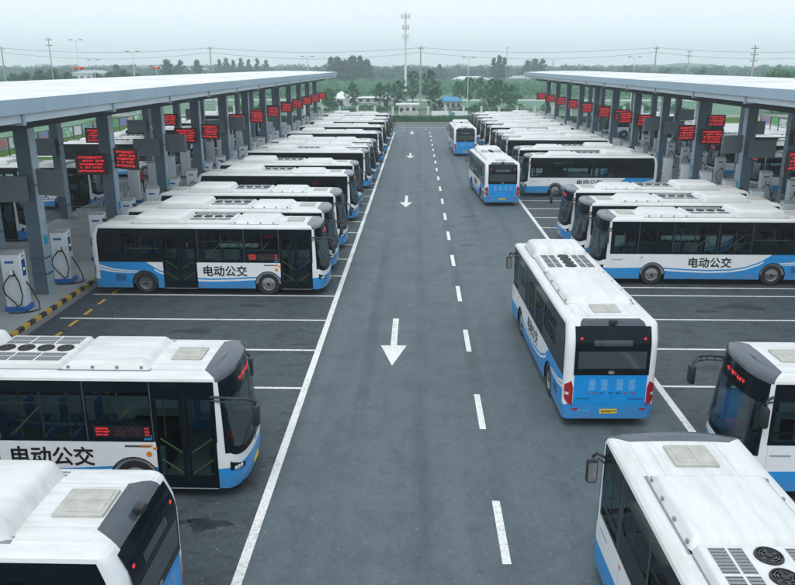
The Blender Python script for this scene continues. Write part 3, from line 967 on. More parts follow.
        for k in range(5): g.box(0.95, 1.42, 1.251, 1.2545, 0.62 + k * 0.06, 0.65 + k * 0.06)
        g.build('vent_louvre', M['dark'], root)
    # ---- interior
    if detail >= 1:
        g = MB()
        g.box(0.3, 9.7, -1.2, 1.2, 0.50, 0.56, 0)
        g.box(0.3, 3.0, -1.2, 1.2, 0.56, 1.12, 0)
        g.box(0.30, 0.36, -1.2, 1.2, 1.1, 2.9, 1)
        for w in WX:
            g.box(w - 0.62, w + 0.62, -1.2, -0.82, 0.56, 1.15, 1); g.box(w - 0.62, w + 0.62, 0.82, 1.2, 0.56, 1.15, 1)
        g.box(0.3, 9.5, -1.15, 1.15, 2.86, 2.90, 1)
        g.box(9.45, 9.95, -1.05, 1.05, 0.56, 1.18, 2)
        g.box(8.35, 8.40, 0.25, 1.15, 0.56, 1.9, 1)
        it = g.build('interior', [M['floor'], M['innerwall'], M['dark']], root)
        if near:
            g = MB()
            for xx in (1.6, 3.0, 4.7, 5.9, 6.9, 8.2):
                for yy in (-0.35,): g.tube([(xx, yy, 0.56), (xx, yy, 2.86)], 0.014, 6)
            for xx in (4.9, 7.0): g.tube([(xx, -1.1, 1.55), (xx + 0.75, -1.1, 2.3)], 0.02, 6)
            for xx in (3.7, 5.2): g.tube([(xx, 1.1, 2.3), (xx + 0.75, 1.1, 1.6)], 0.02, 6)
            g.tube([(1.4, -1.12, 2.05), (2.9, -1.12, 2.05)], 0.02, 6); g.tube([(1.6, 1.12, 2.12), (3.2, 1.12, 2.12)], 0.02, 6)
            g.build('handrails', M['yellow'], it)
            def seat(x, y, z, face=1):
                s = MB()
                s.bbox(x - 0.22, x + 0.22, y - 0.21, y + 0.21, z + 0.38, z + 0.46, 0.03)
                s.bbox(x - face * 0.25 - 0.03, x - face * 0.25 + 0.03, y - 0.21, y + 0.21, z + 0.44, z + 1.02, 0.025)
                s.tube([(x, y, z), (x, y, z + 0.4)], 0.03, 5)
                s.build('seat', M['seatblue'], it)
            for xx in (0.9, 1.7, 2.5):
                for yy in (-0.95, -0.5, 0.5, 0.95): seat(xx, yy, 1.12)
            for xx in (3.6, 4.5, 5.4, 6.3): seat(xx, 0.92, 0.56)
            for xx in (5.1, 5.95, 6.6): seat(xx, -0.92, 0.56)
            seat(8.95, 0.65, 0.75)
            g = MB()
            g.lathe([(0.21, 0), (0.23, 0.02), (0.21, 0.04)], 16, Matrix.Translation((9.42, 0.65, 1.32)) @ Matrix.Rotation(R(-30), 4, 'Y'))
            g.build('steering_wheel', M['dark'], it)
            g = MB(); g.box(9.55, 9.9, -0.6, -0.2, 1.18, 1.26); g.build('dashboard_item', M['redcloth'], it)
    return root

M['rg'] = simple('rear_glass', (0.05, 0.065, 0.07), 0.06)
near_bus = make_bus('city_bus', 2)
lane_bus = make_bus('city_bus', 2, reverse=True)
mid_bus = make_bus('city_bus', 1)
far_bus = make_bus('city_bus', 0)
lane_mid = make_bus('city_bus', 1, reverse=True)
used = set()
PAINT = 'white and blue electric city bus'
def put_bus(proto, x, y, rz, label, group, skip=()):
    if proto.name in used: o = copy_tree(proto, None, skip)
    else:
        o = proto; used.add(proto.name)
    o.location = (x, y, 0); o.rotation_euler = (0, 0, rz)
    tag(o, label, 'bus', group)
    return o
ORD = ['first', 'second', 'third', 'fourth', 'fifth', 'sixth', 'seventh', 'eighth', 'ninth', 'tenth', 'eleventh', 'twelfth', 'thirteenth', 'fourteenth', 'fifteenth', 'sixteenth', 'seventeenth', 'eighteenth', 'nineteenth', 'twentieth', 'twenty-first', 'twenty-second', 'twenty-third', 'twenty-fourth', 'twenty-fifth', 'twenty-sixth', 'twenty-seventh', 'twenty-eighth', 'twenty-ninth', 'thirtieth']
# left row: nose to the lane (+x); root origin is the rear centre
GL = 'buses parked nose out along the left bays'
put_bus(near_bus, -14.22, 16.80, 0, 'left foreground bus, nose to the lane, empty bays behind it', GL)
bA = put_bus(near_bus, -4.12, 10.35, math.pi, 'white bus in the bottom left corner with its blue tail turned to the lane', GL)
L_ = [(-14.2, 32.05), (-14.25, 35.85), (-14.2, 40.6), (-14.1, 48.3), (-14.2, 53.6), (-14.0, 61.8), (-13.9, 66.0), (-13.85, 70.7), (-13.85, 79.6), (-13.8, 88.2), (-13.8, 96.6), (-13.8, 102.6), (-13.8, 110.5)]
for i, (x, y) in enumerate(L_):
    pr = near_bus if i < 3 else (mid_bus if i < 6 else far_bus)
    lab = ('left-row bus shown side on with dark lettering and a lit red side display' if i == 0 else 'bus in the left row, number %d behind the side-on lettered one' % i if False else 'parked bus in the left row, %s behind the side-on lettered one' % ORD[i - 1])
    put_bus(pr, x + random.uniform(-0.05, 0.05), y + 1.25, R(random.uniform(-0.5, 0.5)), lab, GL, () if i in (0, 4) else ('route_display',))
GR = 'buses parked nose out along the right bays'
put_bus(near_bus, 17.68, 17.0, math.pi, 'bus at the right edge, red lit header and long mirror arm over the bays', GR)
R_ = [(18.55, 34.05), (18.5, 38.1), (18.5, 42.1), (18.35, 58.7), (18.2, 64.2), (18.2, 72.9), (18.2, 77.3), (18.0, 81.3), (18.0, 87.9), (17.95, 93.9), (17.85, 99.4), (17.85, 105.6), (17.85, 112.0)]
for i, (x, y) in enumerate(R_):
    pr = near_bus if i < 3 else (mid_bus if i < 5 else far_bus)
    lab = ('bus of the right row seen side on with dark lettering, nearest of the parked block' if i == 0 else 'parked bus in the right row, %s behind the side-on lettered one' % ORD[i - 1])
    if i == 3: lab = 'right-row bus just beyond the gap of empty bays, side windows in view'
    put_bus(pr, x, y + 1.25, math.pi + R(random.uniform(-0.4, 0.4)), lab, GR, () if i in (2,) else ('route_display',))
GD = 'buses moving along the lane'
put_bus(lane_bus, 5.35, 19.45, R(90 + 1.5), 'bus driving away in the middle of the lane, blue tail with yellow number plate', GD)
put_bus(lane_mid, 6.1, 54.4, R(90 + 3.0), 'bus driving away along the right side of the lane, beside the empty bays', GD)
put_bus(lane_mid, 5.3, 85.6, R(90 + 1.0), 'farthest bus on the lane, small blue tail near the green hedge', GD)
put_bus(near_bus, 4.95, 13.55 - 10.3, R(90 + 0.7), 'bus cut by the bottom right corner, white roof with fans towards the viewer', GD)
# bays behind the canopies
GB = 'buses parked beyond the canopies'
for i, (x, y, rz) in enumerate(((-32.2, 35.0, 0), (-32.2, 42.7, 0), (-32.4, 53.2, 0), (-32.2, 69.5, 0), (-32.3, 73.8, 0), (-32.2, 85, 0), (-32.3, 95, 0), (-32.2, 110, 0))):
    put_bus(mid_bus if i < 5 else far_bus, x, y, R(rz), 'bus behind the left canopy, %s from the near end' % ORD[i], GB)
for i, (x, y, rz) in enumerate(((36.5, 52.4, 180), (36.5, 60.8, 180), (36.5, 69.6, 180), (36.5, 78, 180), (36.5, 94, 180), (36.5, 110, 180))):
    put_bus(mid_bus if i < 4 else far_bus, x, y, R(rz), 'bus behind the right canopy, %s from the near end' % ORD[i], GB)

# ================================================================== ground
def sheet(name, x0, x1, y0, y1, z, mat, kind='structure'):
    g = MB(); g.quad((x0, y0, z), (x1, y0, z), (x1, y1, z), (x0, y1, z))
    o = g.build(name, mat); tag(o, kind=kind); return o
GX = 1500
g = MB(); g.quad((-GX, -120, -0.02), (GX, -120, -0.02), (GX, 1900, -0.02), (-GX, 1900, -0.02)); tag(g.build('ground', M['field']), kind='structure')
sheet('asphalt_lane', -3.5, 7.7, -30, 136.6, 0.0, M['lane'])
sheet('asphalt_bay', -15.0, -3.5, -30, 136.6, 0.0, M['bay'])
sheet('asphalt_bay', 7.7, 19.2, -30, 136.6, 0.0, M['bay'])
sheet('asphalt_bay', -37.0, -23.5, -30, 136.6, 0.0, M['lane'])
sheet('asphalt_bay', 27.7, 41.0, -30, 136.6, 0.0, M['lane'])
sheet('concrete_yard', -46.0, -37.0, -30, 136.6, 0.0, M['brightconc'])
sheet('concrete_yard', 41.0, 62.0, -30, 136.6, 0.0, M['brightconc'])
# islands with a gutter strip and hazard kerb
for (a, b, sgn) in ((-23.5, -15.0, 1), (19.2, 27.7, -1)):
    g = MB(); 
    x0, x1 = (a + 0.15, b - 0.17)
    g.box(x0, x1, 10, 134, -0.05, 0.15)
    tag(g.build('charging_island', M['conc']), kind='structure')
    f = MB()
    kx0, kx1 = (b - 0.168, b) if sgn > 0 else (a, a + 0.148)
    f.bbox(kx0, kx1, 10, 134, -0.03, 0.165, 0.02)
    tag(f.build('kerb', M['haz']), kind='structure')
    f = MB()
    kx0, kx1 = (a, a + 0.148) if sgn > 0 else (b - 0.168, b)
    f.bbox(kx0, kx1, 10, 134, -0.03, 0.162, 0.02)
    tag(f.build('kerb', M['kerb']), kind='structure')
    f = MB()
    if sgn > 0: f.quad((b, 10, 0.004), (b + 0.35, 10, 0.004), (b + 0.35, 134, 0.004), (b, 134, 0.004))
    else: f.quad((a - 0.35, 10, 0.004), (a, 10, 0.004), (a, 134, 0.004), (a - 0.35, 134, 0.004))
    tag(f.build('gutter_strip', M['kerb']), kind='structure')
# markings
g = MB(); Z = 0.004
def rect(g, x0, x1, y0, y1, z=Z): g.quad((x0, y0, z), (x1, y0, z), (x1, y1, z), (x0, y1, z))
rect(g, -3.59, -3.38, -10, 117); rect(g, 7.58, 7.79, -10, 128)
y = 13.3 - 6 * 2
while y < 118: rect(g, 1.80, 1.98, y, y + 2.35); y += 6.0
for ty in (23.9, 53.9, 83.9, 113.9):
    rect(g, -0.92, -0.69, ty + 1.95, ty + 5.0)
    g.add([(-0.805, ty, Z), (-0.34, ty + 1.95, Z), (-1.27, ty + 1.95, Z)], [(0, 1, 2)])
for k in range(-3, 31):
    y = 31.93 + 3.32 * k
    rect(g, -14.3, -3.595, y - 0.065, y + 0.065)
    if y < 33: rect(g, 7.795, 18.5, y + 0.44 - 0.065, y + 0.44 + 0.065)
    y2 = 33.62 + 3.32 * k
    if k >= 0: rect(g, 7.795, 18.5, y2 - 0.065, y2 + 0.065)
for k in range(0, 26):
    y = 24 + 4.2 * k
    rect(g, -36.5, -25.2, y - 0.07, y + 0.07); rect(g, 29.4, 40.5, y - 0.07, y + 0.07)
rect(g, -2.6, 7.2, 126.0, 126.2)
for a_ in range(5): rect(g, -2.4 + a_ * 1.1, -1.8 + a_ * 1.1, 120 + a_ * 0.9, 120.3 + a_ * 0.9)
tag(g.build('road_markings', M['line']), kind='structure')
g = MB()
y = 12.0
while y < 132:
    rect(g, -13.57, -13.43, y, y + 0.75, 0.008); rect(g, 17.65, 17.79, y + 0.4, y + 1.15, 0.008)
    y += 1.42
tag(g.build('yellow_markings', M['yline']), kind='structure')
# oil stains and wet patches (irregular flat shapes)
g = MB(); rnd = random.Random(5)
spots = [(-4.6, 14.55, 0.45, 0.22), (-5.3, 14.6, 0.3, 0.15), (13.6, 30.8, 0.9, 0.35), (12.0, 30.2, 0.5, 0.2), (-7.0, 30.5, 0.5, 0.2), (-8.5, 27.2, 0.8, 0.3), (-6.5, 24.2, 0.6, 0.25), (3.4, 50.5, 0.5, 0.25), (2.9, 42, 0.45, 0.22), (10.5, 21.0, 0.5, 0.2), (9.8, 24.0, 0.5, 0.2)]
for k in range(14): spots.append((random.choice((rnd.uniform(-13, -4), rnd.uniform(8.5, 17))), rnd.uniform(12, 60), rnd.uniform(0.1, 0.4), rnd.uniform(0.05, 0.2)))
for (cx, cy, rx, ry) in spots:
    n = 22; ph = rnd.uniform(0, 6)
    P = []
    for k in range(n):
        t = 2 * math.pi * k / n
        q = 1 + 0.28 * math.sin(3 * t + ph) + 0.16 * math.sin(7 * t + 2 * ph) + rnd.uniform(-0.08, 0.08)
        P.append((cx + rx * q * math.cos(t), cy + ry * q * math.sin(t), 0.0025))
    g.add(P, [tuple(range(n))])
tag(g.build('oil_stains', M['oil']), kind='structure')

# ================================================================== canopies
def canopy(sg, cx, label):
    """sg -1: left of the lane, +1: right; cx: mirror so that lane edge is towards the lane"""
    root = empty('charging_canopy', (cx, 0, 0)); tag(root, label, 'canopy')
    Y0, Y1 = 12.0, 136.0
    def X(d): return sg * d        # d = metres outward from the lane axis
    # roof sheet: slight camber, sampled across
    ds = [14.0, 14.6, 16, 18, 20.5, 23, 25, 27.0]
    zz = lambda d: 8.57 + 0.20 * (1 - ((d - 21.5) / 7.5) ** 2) + (0.0)
    g = MB()
    ys = lin(Y0, Y1, 62)
    vs = [(X(d) , y, zz(d)) for y in ys for d in ds]; n = len(ds)
    fs = []
    for j in range(len(ys) - 1):
        for i in range(n - 1):
            q = (j * n + i, j * n + i + 1, (j + 1) * n + i + 1, (j + 1) * n + i); fs.append(q if sg > 0 else q[::-1])
    g.add(vs, fs)
    for y in ys[1:-1]:       # standing seams
        for i in range(n - 1):
            d0, d1 = ds[i], ds[i + 1]
            a = Vector((X(d0), y, zz(d0))); b = Vector((X(d1), y, zz(d1)))
            g.add([a + Vector((0, -0.035, 0)), b + Vector((0, -0.035, 0)), b + Vector((0, 0, 0.06)), a + Vector((0, 0, 0.06)), a + Vector((0, 0.035, 0)), b + Vector((0, 0.035, 0))], [(0, 1, 2, 3), (3, 2, 5, 4)])
    g.build('roof_sheet', M['canroof'], root)
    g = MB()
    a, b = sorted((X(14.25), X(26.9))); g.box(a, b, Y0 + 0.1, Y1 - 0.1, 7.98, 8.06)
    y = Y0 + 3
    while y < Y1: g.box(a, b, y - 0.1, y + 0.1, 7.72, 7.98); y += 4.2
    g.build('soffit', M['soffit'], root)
    # fascia panels with open joints
    g = MB(); step = 4.2; y = Y0
    while y < Y1 - 0.1:
        a, b = sorted((X(13.95), X(14.02))); g.box(a, b, y + 0.012, min(y + step, Y1) - 0.012, 8.09, 8.61)
        a, b = sorted((X(26.98), X(27.05))); g.box(a, b, y + 0.012, min(y + step, Y1) - 0.012, 8.09, 8.66)
        y += step
    a, b = sorted((X(14.03), X(26.97)))
    for yy in (Y0 - 0.02, Y1): g.box(a, b, yy, yy + 0.05, 8.2, 8.6)
    g.build('fascia', M['fascia'], root)
    g = MB()
    a, b = sorted((X(14.10), X(14.5))); g.box(a, b, Y0, Y1, 7.78, 8.07)
    g.build('gutter', M['gutter'], root)
    g = MB(); k = 0
    for k in range(15):
        y = 23.2 + 8.4 * k - 4.2
        if y > Y1: break
        a, b = sorted((X(14.02), X(14.56))); g.box(a, b, y - 0.09, y + 0.09, 7.68, 8.085)
    g.build('gutter_bracket', M['steellight'], root)
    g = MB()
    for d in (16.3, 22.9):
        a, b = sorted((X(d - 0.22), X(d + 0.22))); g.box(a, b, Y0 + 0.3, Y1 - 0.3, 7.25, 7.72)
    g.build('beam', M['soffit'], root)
    for k in range(-2, 12):
        y = 31.6 + 8.4 * k
        if y < 13: continue
        for d, w in ((16.3, 0.32), (22.9, 0.28)):
            g = MB()
            a, b = sorted((X(d - w + 0.03), X(d + w)))
            g.box(a, b, y - 0.24, y + 0.24, 0.15, 7.25, 0)
            # lighter flange along the lane side
            a, b = sorted((X(d - w - 0.012), X(d - w + 0.03))); g.box(a, b, y - 0.27, y + 0.27, 0.15, 7.25, 1)
            a, b = sorted((X(d - w - 0.03), X(d + w + 0.02)))
            for zc in (1.05, 1.75, 4.9): g.box(a, b, y - 0.285, y + 0.26, zc, zc + 0.07, 2 if zc < 2 else 0)
            c = g.build('column', [M['steel'], M['steellight'], M['colband']], root)
            if d == 16.3:
                g = MB(); a, b = sorted((X(d - w - 0.03), X(d - w - 0.0125)))
                g.box(a, b, y - 0.15, y + 0.15, 2.35, 2.75); g.build('notice', M['teal'], c)
    return root
def canopy_mat():
    m, nt, b = nmat('canopy_sheet')
    n1 = noise(nt, world_pos(nt, (0.25, 2.6, 1)), 1.0, 5, 0.6)
    n2 = noise(nt, world_pos(nt), 0.25, 5, 0.6)
    c = mixc(nt, ramp(nt, n1, [(0.4, 0.0), (0.72, 0.8)]), (0.72, 0.735, 0.735), (0.52, 0.53, 0.52))
    c = mixc(nt, ramp(nt, n2, [(0.45, 0.0), (0.75, 0.55)]), c, (0.50, 0.50, 0.49))
    s_ = N(nt, 'ShaderNodeSeparateXYZ'); nt.links.new(world_pos(nt), s_.inputs[0])
    k_ = mathn(nt, 'LESS_THAN', mathn(nt, 'FRACT', mathn(nt, 'DIVIDE', s_.outputs[1], 1.0)), 0.06)
    c = mixc(nt, mathn(nt, 'MULTIPLY', k_, 0.35), c, (0.30, 0.31, 0.32))
    nt.links.new(c, b.inputs['Base Color']); b.inputs['Roughness'].default_value = 0.5
    return m
M['canroof'] = canopy_mat()
M['colband'] = simple('column_band', (0.035, 0.12, 0.19), 0.5)
canopy(-1, 0.0, 'long white-roofed steel canopy over the charging island left of the lane')
cr = canopy(1, 4.2, 'long white-roofed steel canopy over the charging island right of the lane')

# ------------------------------------------------------------------ display boards
def make_display(lit):
    root = empty('display_board')
    g = MB(); g.bbox(-0.80, 0.80, -0.02, 0.10, -0.54, 0.54, 0.02); g.build('casing', M['ink'] if lit else M['board'], root)
    if lit:
        g = MB(); led_rows(g, lambda u, v: Vector((-0.70 + u, -0.026, -0.44 + v)), 1.40, 0.88, 5, 90, 0, 0.86)
        g.build('lit_text', M['led'], root)
        g = MB(); g.quad((-0.74, -0.0225, -0.48), (0.74, -0.0225, -0.48), (0.74, -0.0225, 0.48), (-0.74, -0.0225, 0.48)); g.build('screen', M['ledback'], root)
    else:
        g = MB()
        for a in (-0.4, 0.4): g.box(a - 0.02, a + 0.02, 0.10, 0.13, -0.5, 0.5)
        g.build('frame', M['steel'], root)
    g = MB()
    g.box(-0.75, 0.75, 0.10, 0.16, 0.1, 0.18); g.box(-0.75, 0.75, 0.10, 0.16, -0.25, -0.17); g.box(-0.06, 0.06, 0.16, 0.34, -0.3, 0.25)
    g.build('bracket', M['steel'], root)
    return root
M['ledback'] = emis('led_backplane', (1.0, 0.02, 0.03), 0.02, (0.03, 0.006, 0.006))
protos = {True: make_display(True), False: make_display(False)}
du = set()
for sg, ox, side in ((-1, 0.0, 'left'), (1, 4.2, 'right')):
    for k in range(0, 12):
        y = 31.6 + 8.4 * k
        lit = (k % 2 == 1) or k >= 6
        for row, (d, rz) in enumerate(((17.0, 4), (15.15, -24), (23.6, 5), (21.9, -20))):
            if row == 3 or (row == 2 and k > 6): continue
            if row == 0 and k > 8: pass
            li = lit if row < 2 else (k % 2 == 1)
            p = protos[li]
            if li in du: o = copy_tree(p)
            else: o = p; du.add(li)
            o.location = (ox + sg * d, y - 0.55, 4.80 + (0.28 if row == 1 else 0.0))
            o.rotation_euler = (0, 0, R(rz * -sg))
            what = 'red lit display' if li else 'unlit grey display'
            where = ('outer' if row % 2 == 0 else 'lane-side') + (' one' if True else '')
            rowt = 'front' if row < 2 else 'back'
            tag(o, '%s, %s at the %s %s-row column, %s canopy' % (what, where, ORD[k], rowt, side), 'display', 'display boards hung along the canopies')

# ------------------------------------------------------------------ charging piles
def make_pile():
    root = empty('charging_pile')
    g = MB(); g.bbox(-0.42, 0.42, -0.34, 0.34, 0.0, 0.16, 0.02); g.build('plinth', M['pileblue'], root)
    g = MB(); g.bbox(-0.34, 0.34, -0.30, 0.30, 0.16, 2.02, 0.025)
    cab = g.build('cabinet', M['pile'], root, smooth=30)
    g = MB(); g.bbox(-0.345, 0.345, -0.305, 0.305, 2.02, 2.08, 0.02); g.build('top_cover', M['piletop'], root)
    g = MB(); g.box(0.342, 0.350, -0.15, 0.15, 1.22, 1.80, 0); g.build('control_panel', M['screen'], root)
    g = MB(); g.box(0.350, 0.354, -0.05, 0.04, 1.42, 1.50); g.build('status_lamp', M['green'], root)
    g = MB(); g.box(-0.20, 0.12, -0.309, -0.302, 1.72, 1.80); g.box(0.342, 0.348, -0.08, 0.12, 1.88, 1.94)
    g.build('nameplate', M['pileblue'], root)
    g = MB(); g.box(-0.03, 0.10, -0.40, -0.30, 1.28, 1.48)
    g.build('plug_holder', M['dark'], root)
    g = MB(); g.bbox(-0.02, 0.09, -0.46, -0.38, 1.34, 1.50, 0.02); g.build('charging_plug', M['white'], root)
    g = MB()
    P = [(0.03, -0.42, 1.36)]
    for k in range(1, 15):
        t = k / 14
        P.append((0.03 - 0.34 * math.sin(t * math.pi), -0.43 - 0.04 * math.sin(t * 5), 1.36 - 1.05 * t + 0.0))
    P += [(0.10, -0.44, 0.22), (0.26, -0.46, 0.30), (0.34, -0.44, 0.6), (0.26, -0.38, 1.05), (0.10, -0.32, 1.35)]
    g.tube(P, 0.024, 7)
    Q = [(0.34, 0.05, 1.0), (0.50, 0.05, 0.7), (0.72, 0.0, 0.25), (0.80, -0.2, 0.03), (0.6, -0.45, 0.03), (0.2, -0.6, 0.03), (-0.2, -0.55, 0.03)]
    g.tube(Q, 0.024, 7)
    g.build('cable', M['rubber'], root, smooth=60)
    return root
pile0 = make_pile(); pu = False
for sg, ox, side in ((-1, 0.0, 'left'), (1, 4.2, 'right')):
    for k in range(-1, 25):
        y = 29.3 + 4.22 * k
        if y < 20 or y > 132: continue
        for d, rowt in ((16.25, 'front'), (20.5, 'back')):
            if rowt == 'back' and (k > 14 or (sg < 0 and k < 5)): continue
            if sg > 0 and k < 2: continue
            o = copy_tree(pile0) if pu else pile0; pu = True
            o.location = (ox + sg * d, y, 0.15)
            o.scale = (1.08, 1.08, 1.17)
            o.rotation_euler = (0, 0, R(random.uniform(-3, 3) + (8 if sg < 0 else -8) + (0 if (sg < 0) == (rowt == 'front') else 180)))
            tag(o, 'white charging pile, %s from the near end in the %s row, %s island' % (ORD[k + 1], rowt, side), 'charger', 'charging piles along the islands')

# ------------------------------------------------------------------ railings on the islands
def make_railing(w=3.8):
    root = empty('railing')
    g = MB()
    for z in (0.12, 0.95): g.tube([(0, 0, z), (0, w, z)], 0.022, 6)
    g.build('rail', M['rail'], root)
    g = MB(); n = 22
    for i in range(1, n): g.box(-0.012, 0.012, w * i / n - 0.012, w * i / n + 0.012, 0.12, 0.95)
    g.build('balusters', M['rail'], root)
    for yy in (0, w):
        g = MB(); g.box(-0.035, 0.035, yy - 0.035, yy + 0.035, 0, 1.05); g.build('post', M['rail'], root)
    return root
r0 = make_railing(); ru = False
for sg, x, side in ((-1, -21.2, 'left'), (1, 25.4, 'right')):
    for k in range(0, 14):
        if sg < 0 and k in (0, 1, 2, 5, 6): continue
        o = copy_tree(r0) if ru else r0; ru = True
        o.location = (x, 33.8 + 4.2 * k, 0.15)
        tag(o, 'pale barred railing on the %s island, %s section from the near end' % (side, ORD[k]), 'railing', 'railing sections on the islands')

# ------------------------------------------------------------------ poster hoardings
cols = [(0.05, 0.30, 0.08), (0.55, 0.58, 0.58), (0.55, 0.12, 0.03), (0.03, 0.25, 0.33), (0.62, 0.64, 0.66), (0.10, 0.38, 0.16), (0.55, 0.45, 0.2), (0.08, 0.2, 0.45)]
PM = []
for i, c_ in enumerate(cols):
    m, nt, b = nmat('poster_print')
    n1 = noise(nt, coords(nt), 1.6, 3, 0.6)
    cc = mixc(nt, ramp(nt, n1, [(0.42, 0.0), (0.50, 1.0)]), c_, cols[(i * 3 + 1) % 8])
    nt.links.new(cc, b.inputs['Base Color']); b.inputs['Roughness'].default_value = 0.5
    PM.append(m)
for x, lab, s in ((-45.6, 'row of coloured poster panels on a dark frame beyond the left yard', 1), (55.5, 'row of coloured poster panels on a dark frame beyond the right yard', -1)):
    root = empty('poster_hoarding', (x, 0, 0)); tag(root, lab, 'hoarding')
    g = MB()
    g.box(-0.05, 0.05, 40, 134, 1.98, 2.08); g.box(-0.05, 0.05, 40, 134, 0.62, 0.70)
    g.build('frame', M['dark'], root)
    y = 40; k = 0
    while y < 132:
        w = (3.0, 2.4, 3.4)[k % 3]
        g = MB(); g.box(-0.03, 0.03, y + 0.2, y + w, 0.8, 1.9); g.build('poster', PM[(k * 5 + (2 if s > 0 else 0)) % 8], root)
        g = MB(); g.box(-0.06, 0.06, y - 0.05, y + 0.05, 0, 2.05); g.build('post', M['dark'], root)
        y += w + 0.3; k += 1

# ------------------------------------------------------------------ leaves
def leaf_quad(vs, fs, c, s, rnd):
    a = Vector((rnd.gauss(0, 1), rnd.gauss(0, 1), rnd.gauss(0, 1))).normalized()
    b = a.cross(Vector((rnd.gauss(0, 1), rnd.gauss(0, 1), rnd.gauss(0, 1)))).normalized()
    i = len(vs)
    vs += [c + a * s, c + b * s * 0.6, c - a * s, c - b * s * 0.6]
    fs.append((i, i + 1, i + 2, i + 3))
def crown_mesh(h, w, nclump, nleaf, ls, seed, z0=0.3, upright=0.5):
    rnd = random.Random(seed); vs, fs, tips = [], [], []
    for k in range(nclump):
        t = (k + rnd.random()) / nclump
        z = h * (z0 + (0.95 - z0) * t)
        prof = (math.sin(math.pi * min(1, 0.12 + 0.86 * t)) ** 0.7)
        rr = w * prof * rnd.uniform(0.2, 1.15)
        a = rnd.uniform(0, 2 * math.pi)
        c = Vector((rr * math.cos(a), rr * math.sin(a), z)); tips.append(c)
        cr_ = w * rnd.uniform(0.13, 0.34)
        for _ in range(nleaf):
            d = Vector((rnd.gauss(0, 1), rnd.gauss(0, 1), rnd.gauss(0, 0.8))) * cr_ * 0.55
            leaf_quad(vs, fs, c + d, ls * rnd.uniform(0.6, 1.3), rnd)
    return vs, fs, tips
def make_tree(h, w, seed, mat, nclump=26, nleaf=60, ls=0.16, z0=0.3, tr=0.13):
    root = empty('broadleaf_tree')
    vs, fs, tips = crown_mesh(h, w, nclump, nleaf, ls, seed, z0)
    g = MB(); g.add(vs, fs); g.build('crown', mat, root)
    g = MB(); rnd = random.Random(seed + 1)
    P = [(0, 0, 0)]; x = y = 0
    for k in range(1, 7):
        x += rnd.uniform(-0.06, 0.06) * h * 0.3; y += rnd.uniform(-0.06, 0.06) * h * 0.3
        P.append((x * k / 6, y * k / 6, h * 0.86 * k / 6))
    g.tube(P, [tr * (1 - 0.13 * k) for k in range(7)], 7)
    for c in tips[::2]:
        t = max(0.2, min(0.8, (c.z / h - 0.15)))
        i = int(t * 6); b0 = Vector(P[min(i, 6)])
        g.tube([b0, (b0 + c) / 2 + Vector((0, 0, 0.1)), c], [tr * 0.35, tr * 0.22, tr * 0.08], 5, cap=False)
    g.build('trunk', M['bark'], root)
    return root
# camera model, used only to look up where on the ground a thing stands
PI_, YW = math.atan(227.5 / 760), math.atan(20.5 / 793.3)
F_ = Vector((-math.sin(YW) * math.cos(PI_), math.cos(YW) * math.cos(PI_), -math.sin(PI_))); R_v = Vector((math.cos(YW), math.sin(YW), 0)); U_ = R_v.cross(F_)
def gx(u, Y):     # ground x of image column u at distance Y (metres)
    r = F_ + R_v * ((u - 397.5) / 760); 
    # evaluate at the horizon row
    r = r + U_ * (227.5 / 760)
    return r.x / r.y * Y
def gz(v, Y): return CAMH - (v - 65) * Y / 793.0 * 1.045

tree_protos = {}
def tree(kind, x, y, s, label, group, rz=None):
    if kind not in tree_protos:
        if kind == 'young': t = make_tree(6.0, 1.5, 21, M['leafb'], 38, 42, 0.14, 0.22, 0.09)
        elif kind == 'young2': t = make_tree(6.0, 1.7, 37, M['leafa'], 34, 44, 0.14, 0.26, 0.09)
        elif kind == 'round': t = make_tree(6.6, 2.3, 51, M['leafb'], 50, 60, 0.2, 0.16, 0.16)
        elif kind == 'light': t = make_tree(6.0, 2.8, 63, M['leafc'], 40, 80, 0.22, 0.15, 0.14)
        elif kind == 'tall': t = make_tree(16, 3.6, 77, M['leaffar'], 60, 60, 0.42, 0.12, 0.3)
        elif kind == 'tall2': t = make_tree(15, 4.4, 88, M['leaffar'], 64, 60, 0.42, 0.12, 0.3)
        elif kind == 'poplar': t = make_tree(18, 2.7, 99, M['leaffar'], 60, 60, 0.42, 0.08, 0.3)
        tree_protos[kind] = t; o = t
    else: o = copy_tree(tree_protos[kind])
    o.location = (x, y, -0.02); o.scale = (s[0], s[0], s[1]) if isinstance(s, tuple) else (s, s, s)
    o.rotation_euler = (0, 0, random.uniform(0, 6) if rz is None else rz)
    tag(o, label, 'tree', group)
    return o
GT = 'trees beyond the boundary fence'
rowt = [(352, 176, 'young', 1.05, 'slim roadside tree left of the small white tents'), (379, 184, 'young2', 1.0, 'sparse roadside tree beside the right tent'),
        (388, 190, 'young', 0.95, 'thin roadside tree leaning over the white tent'), (398, 170, 'young2', 1.15, 'bushy roadside tree just left of the telecom mast'),
        (413, 200, 'young', 1.45, 'dark roadside tree behind the telecom mast'), (430, 205, 'young2', 1.5, 'tall dark tree right of the concrete pole'),
        (436, 154, 'young2', 0.98, 'dark green tree standing at the hedge beside the concrete pole'), (459, 185, 'young', 1.05, 'slender tree left of the tall lamp post'),
        (469, 200, 'young', 1.2, 'tree directly behind the tall lamp post'), (481, 205, 'young', 1.15, 'slim green tree right of the tall lamp post'),
        (494, 160, 'young', 1.25, 'upright dark tree in front of the pale shrubs'), (501, 172, 'young2', 1.15, 'dark narrow tree, right of the pair near the fence'),
        (328, 180, 'light', 0.8, 'low pale tree beside the left canopy end'), (512, 190, 'light', 0.9, 'low pale tree in front of the right canopy end')]
for (u, Y, kd, s, lab) in rowt:
    tree(kd, gx(u, Y), Y, s, lab, GT)
GF = 'far tall trees on the skyline'
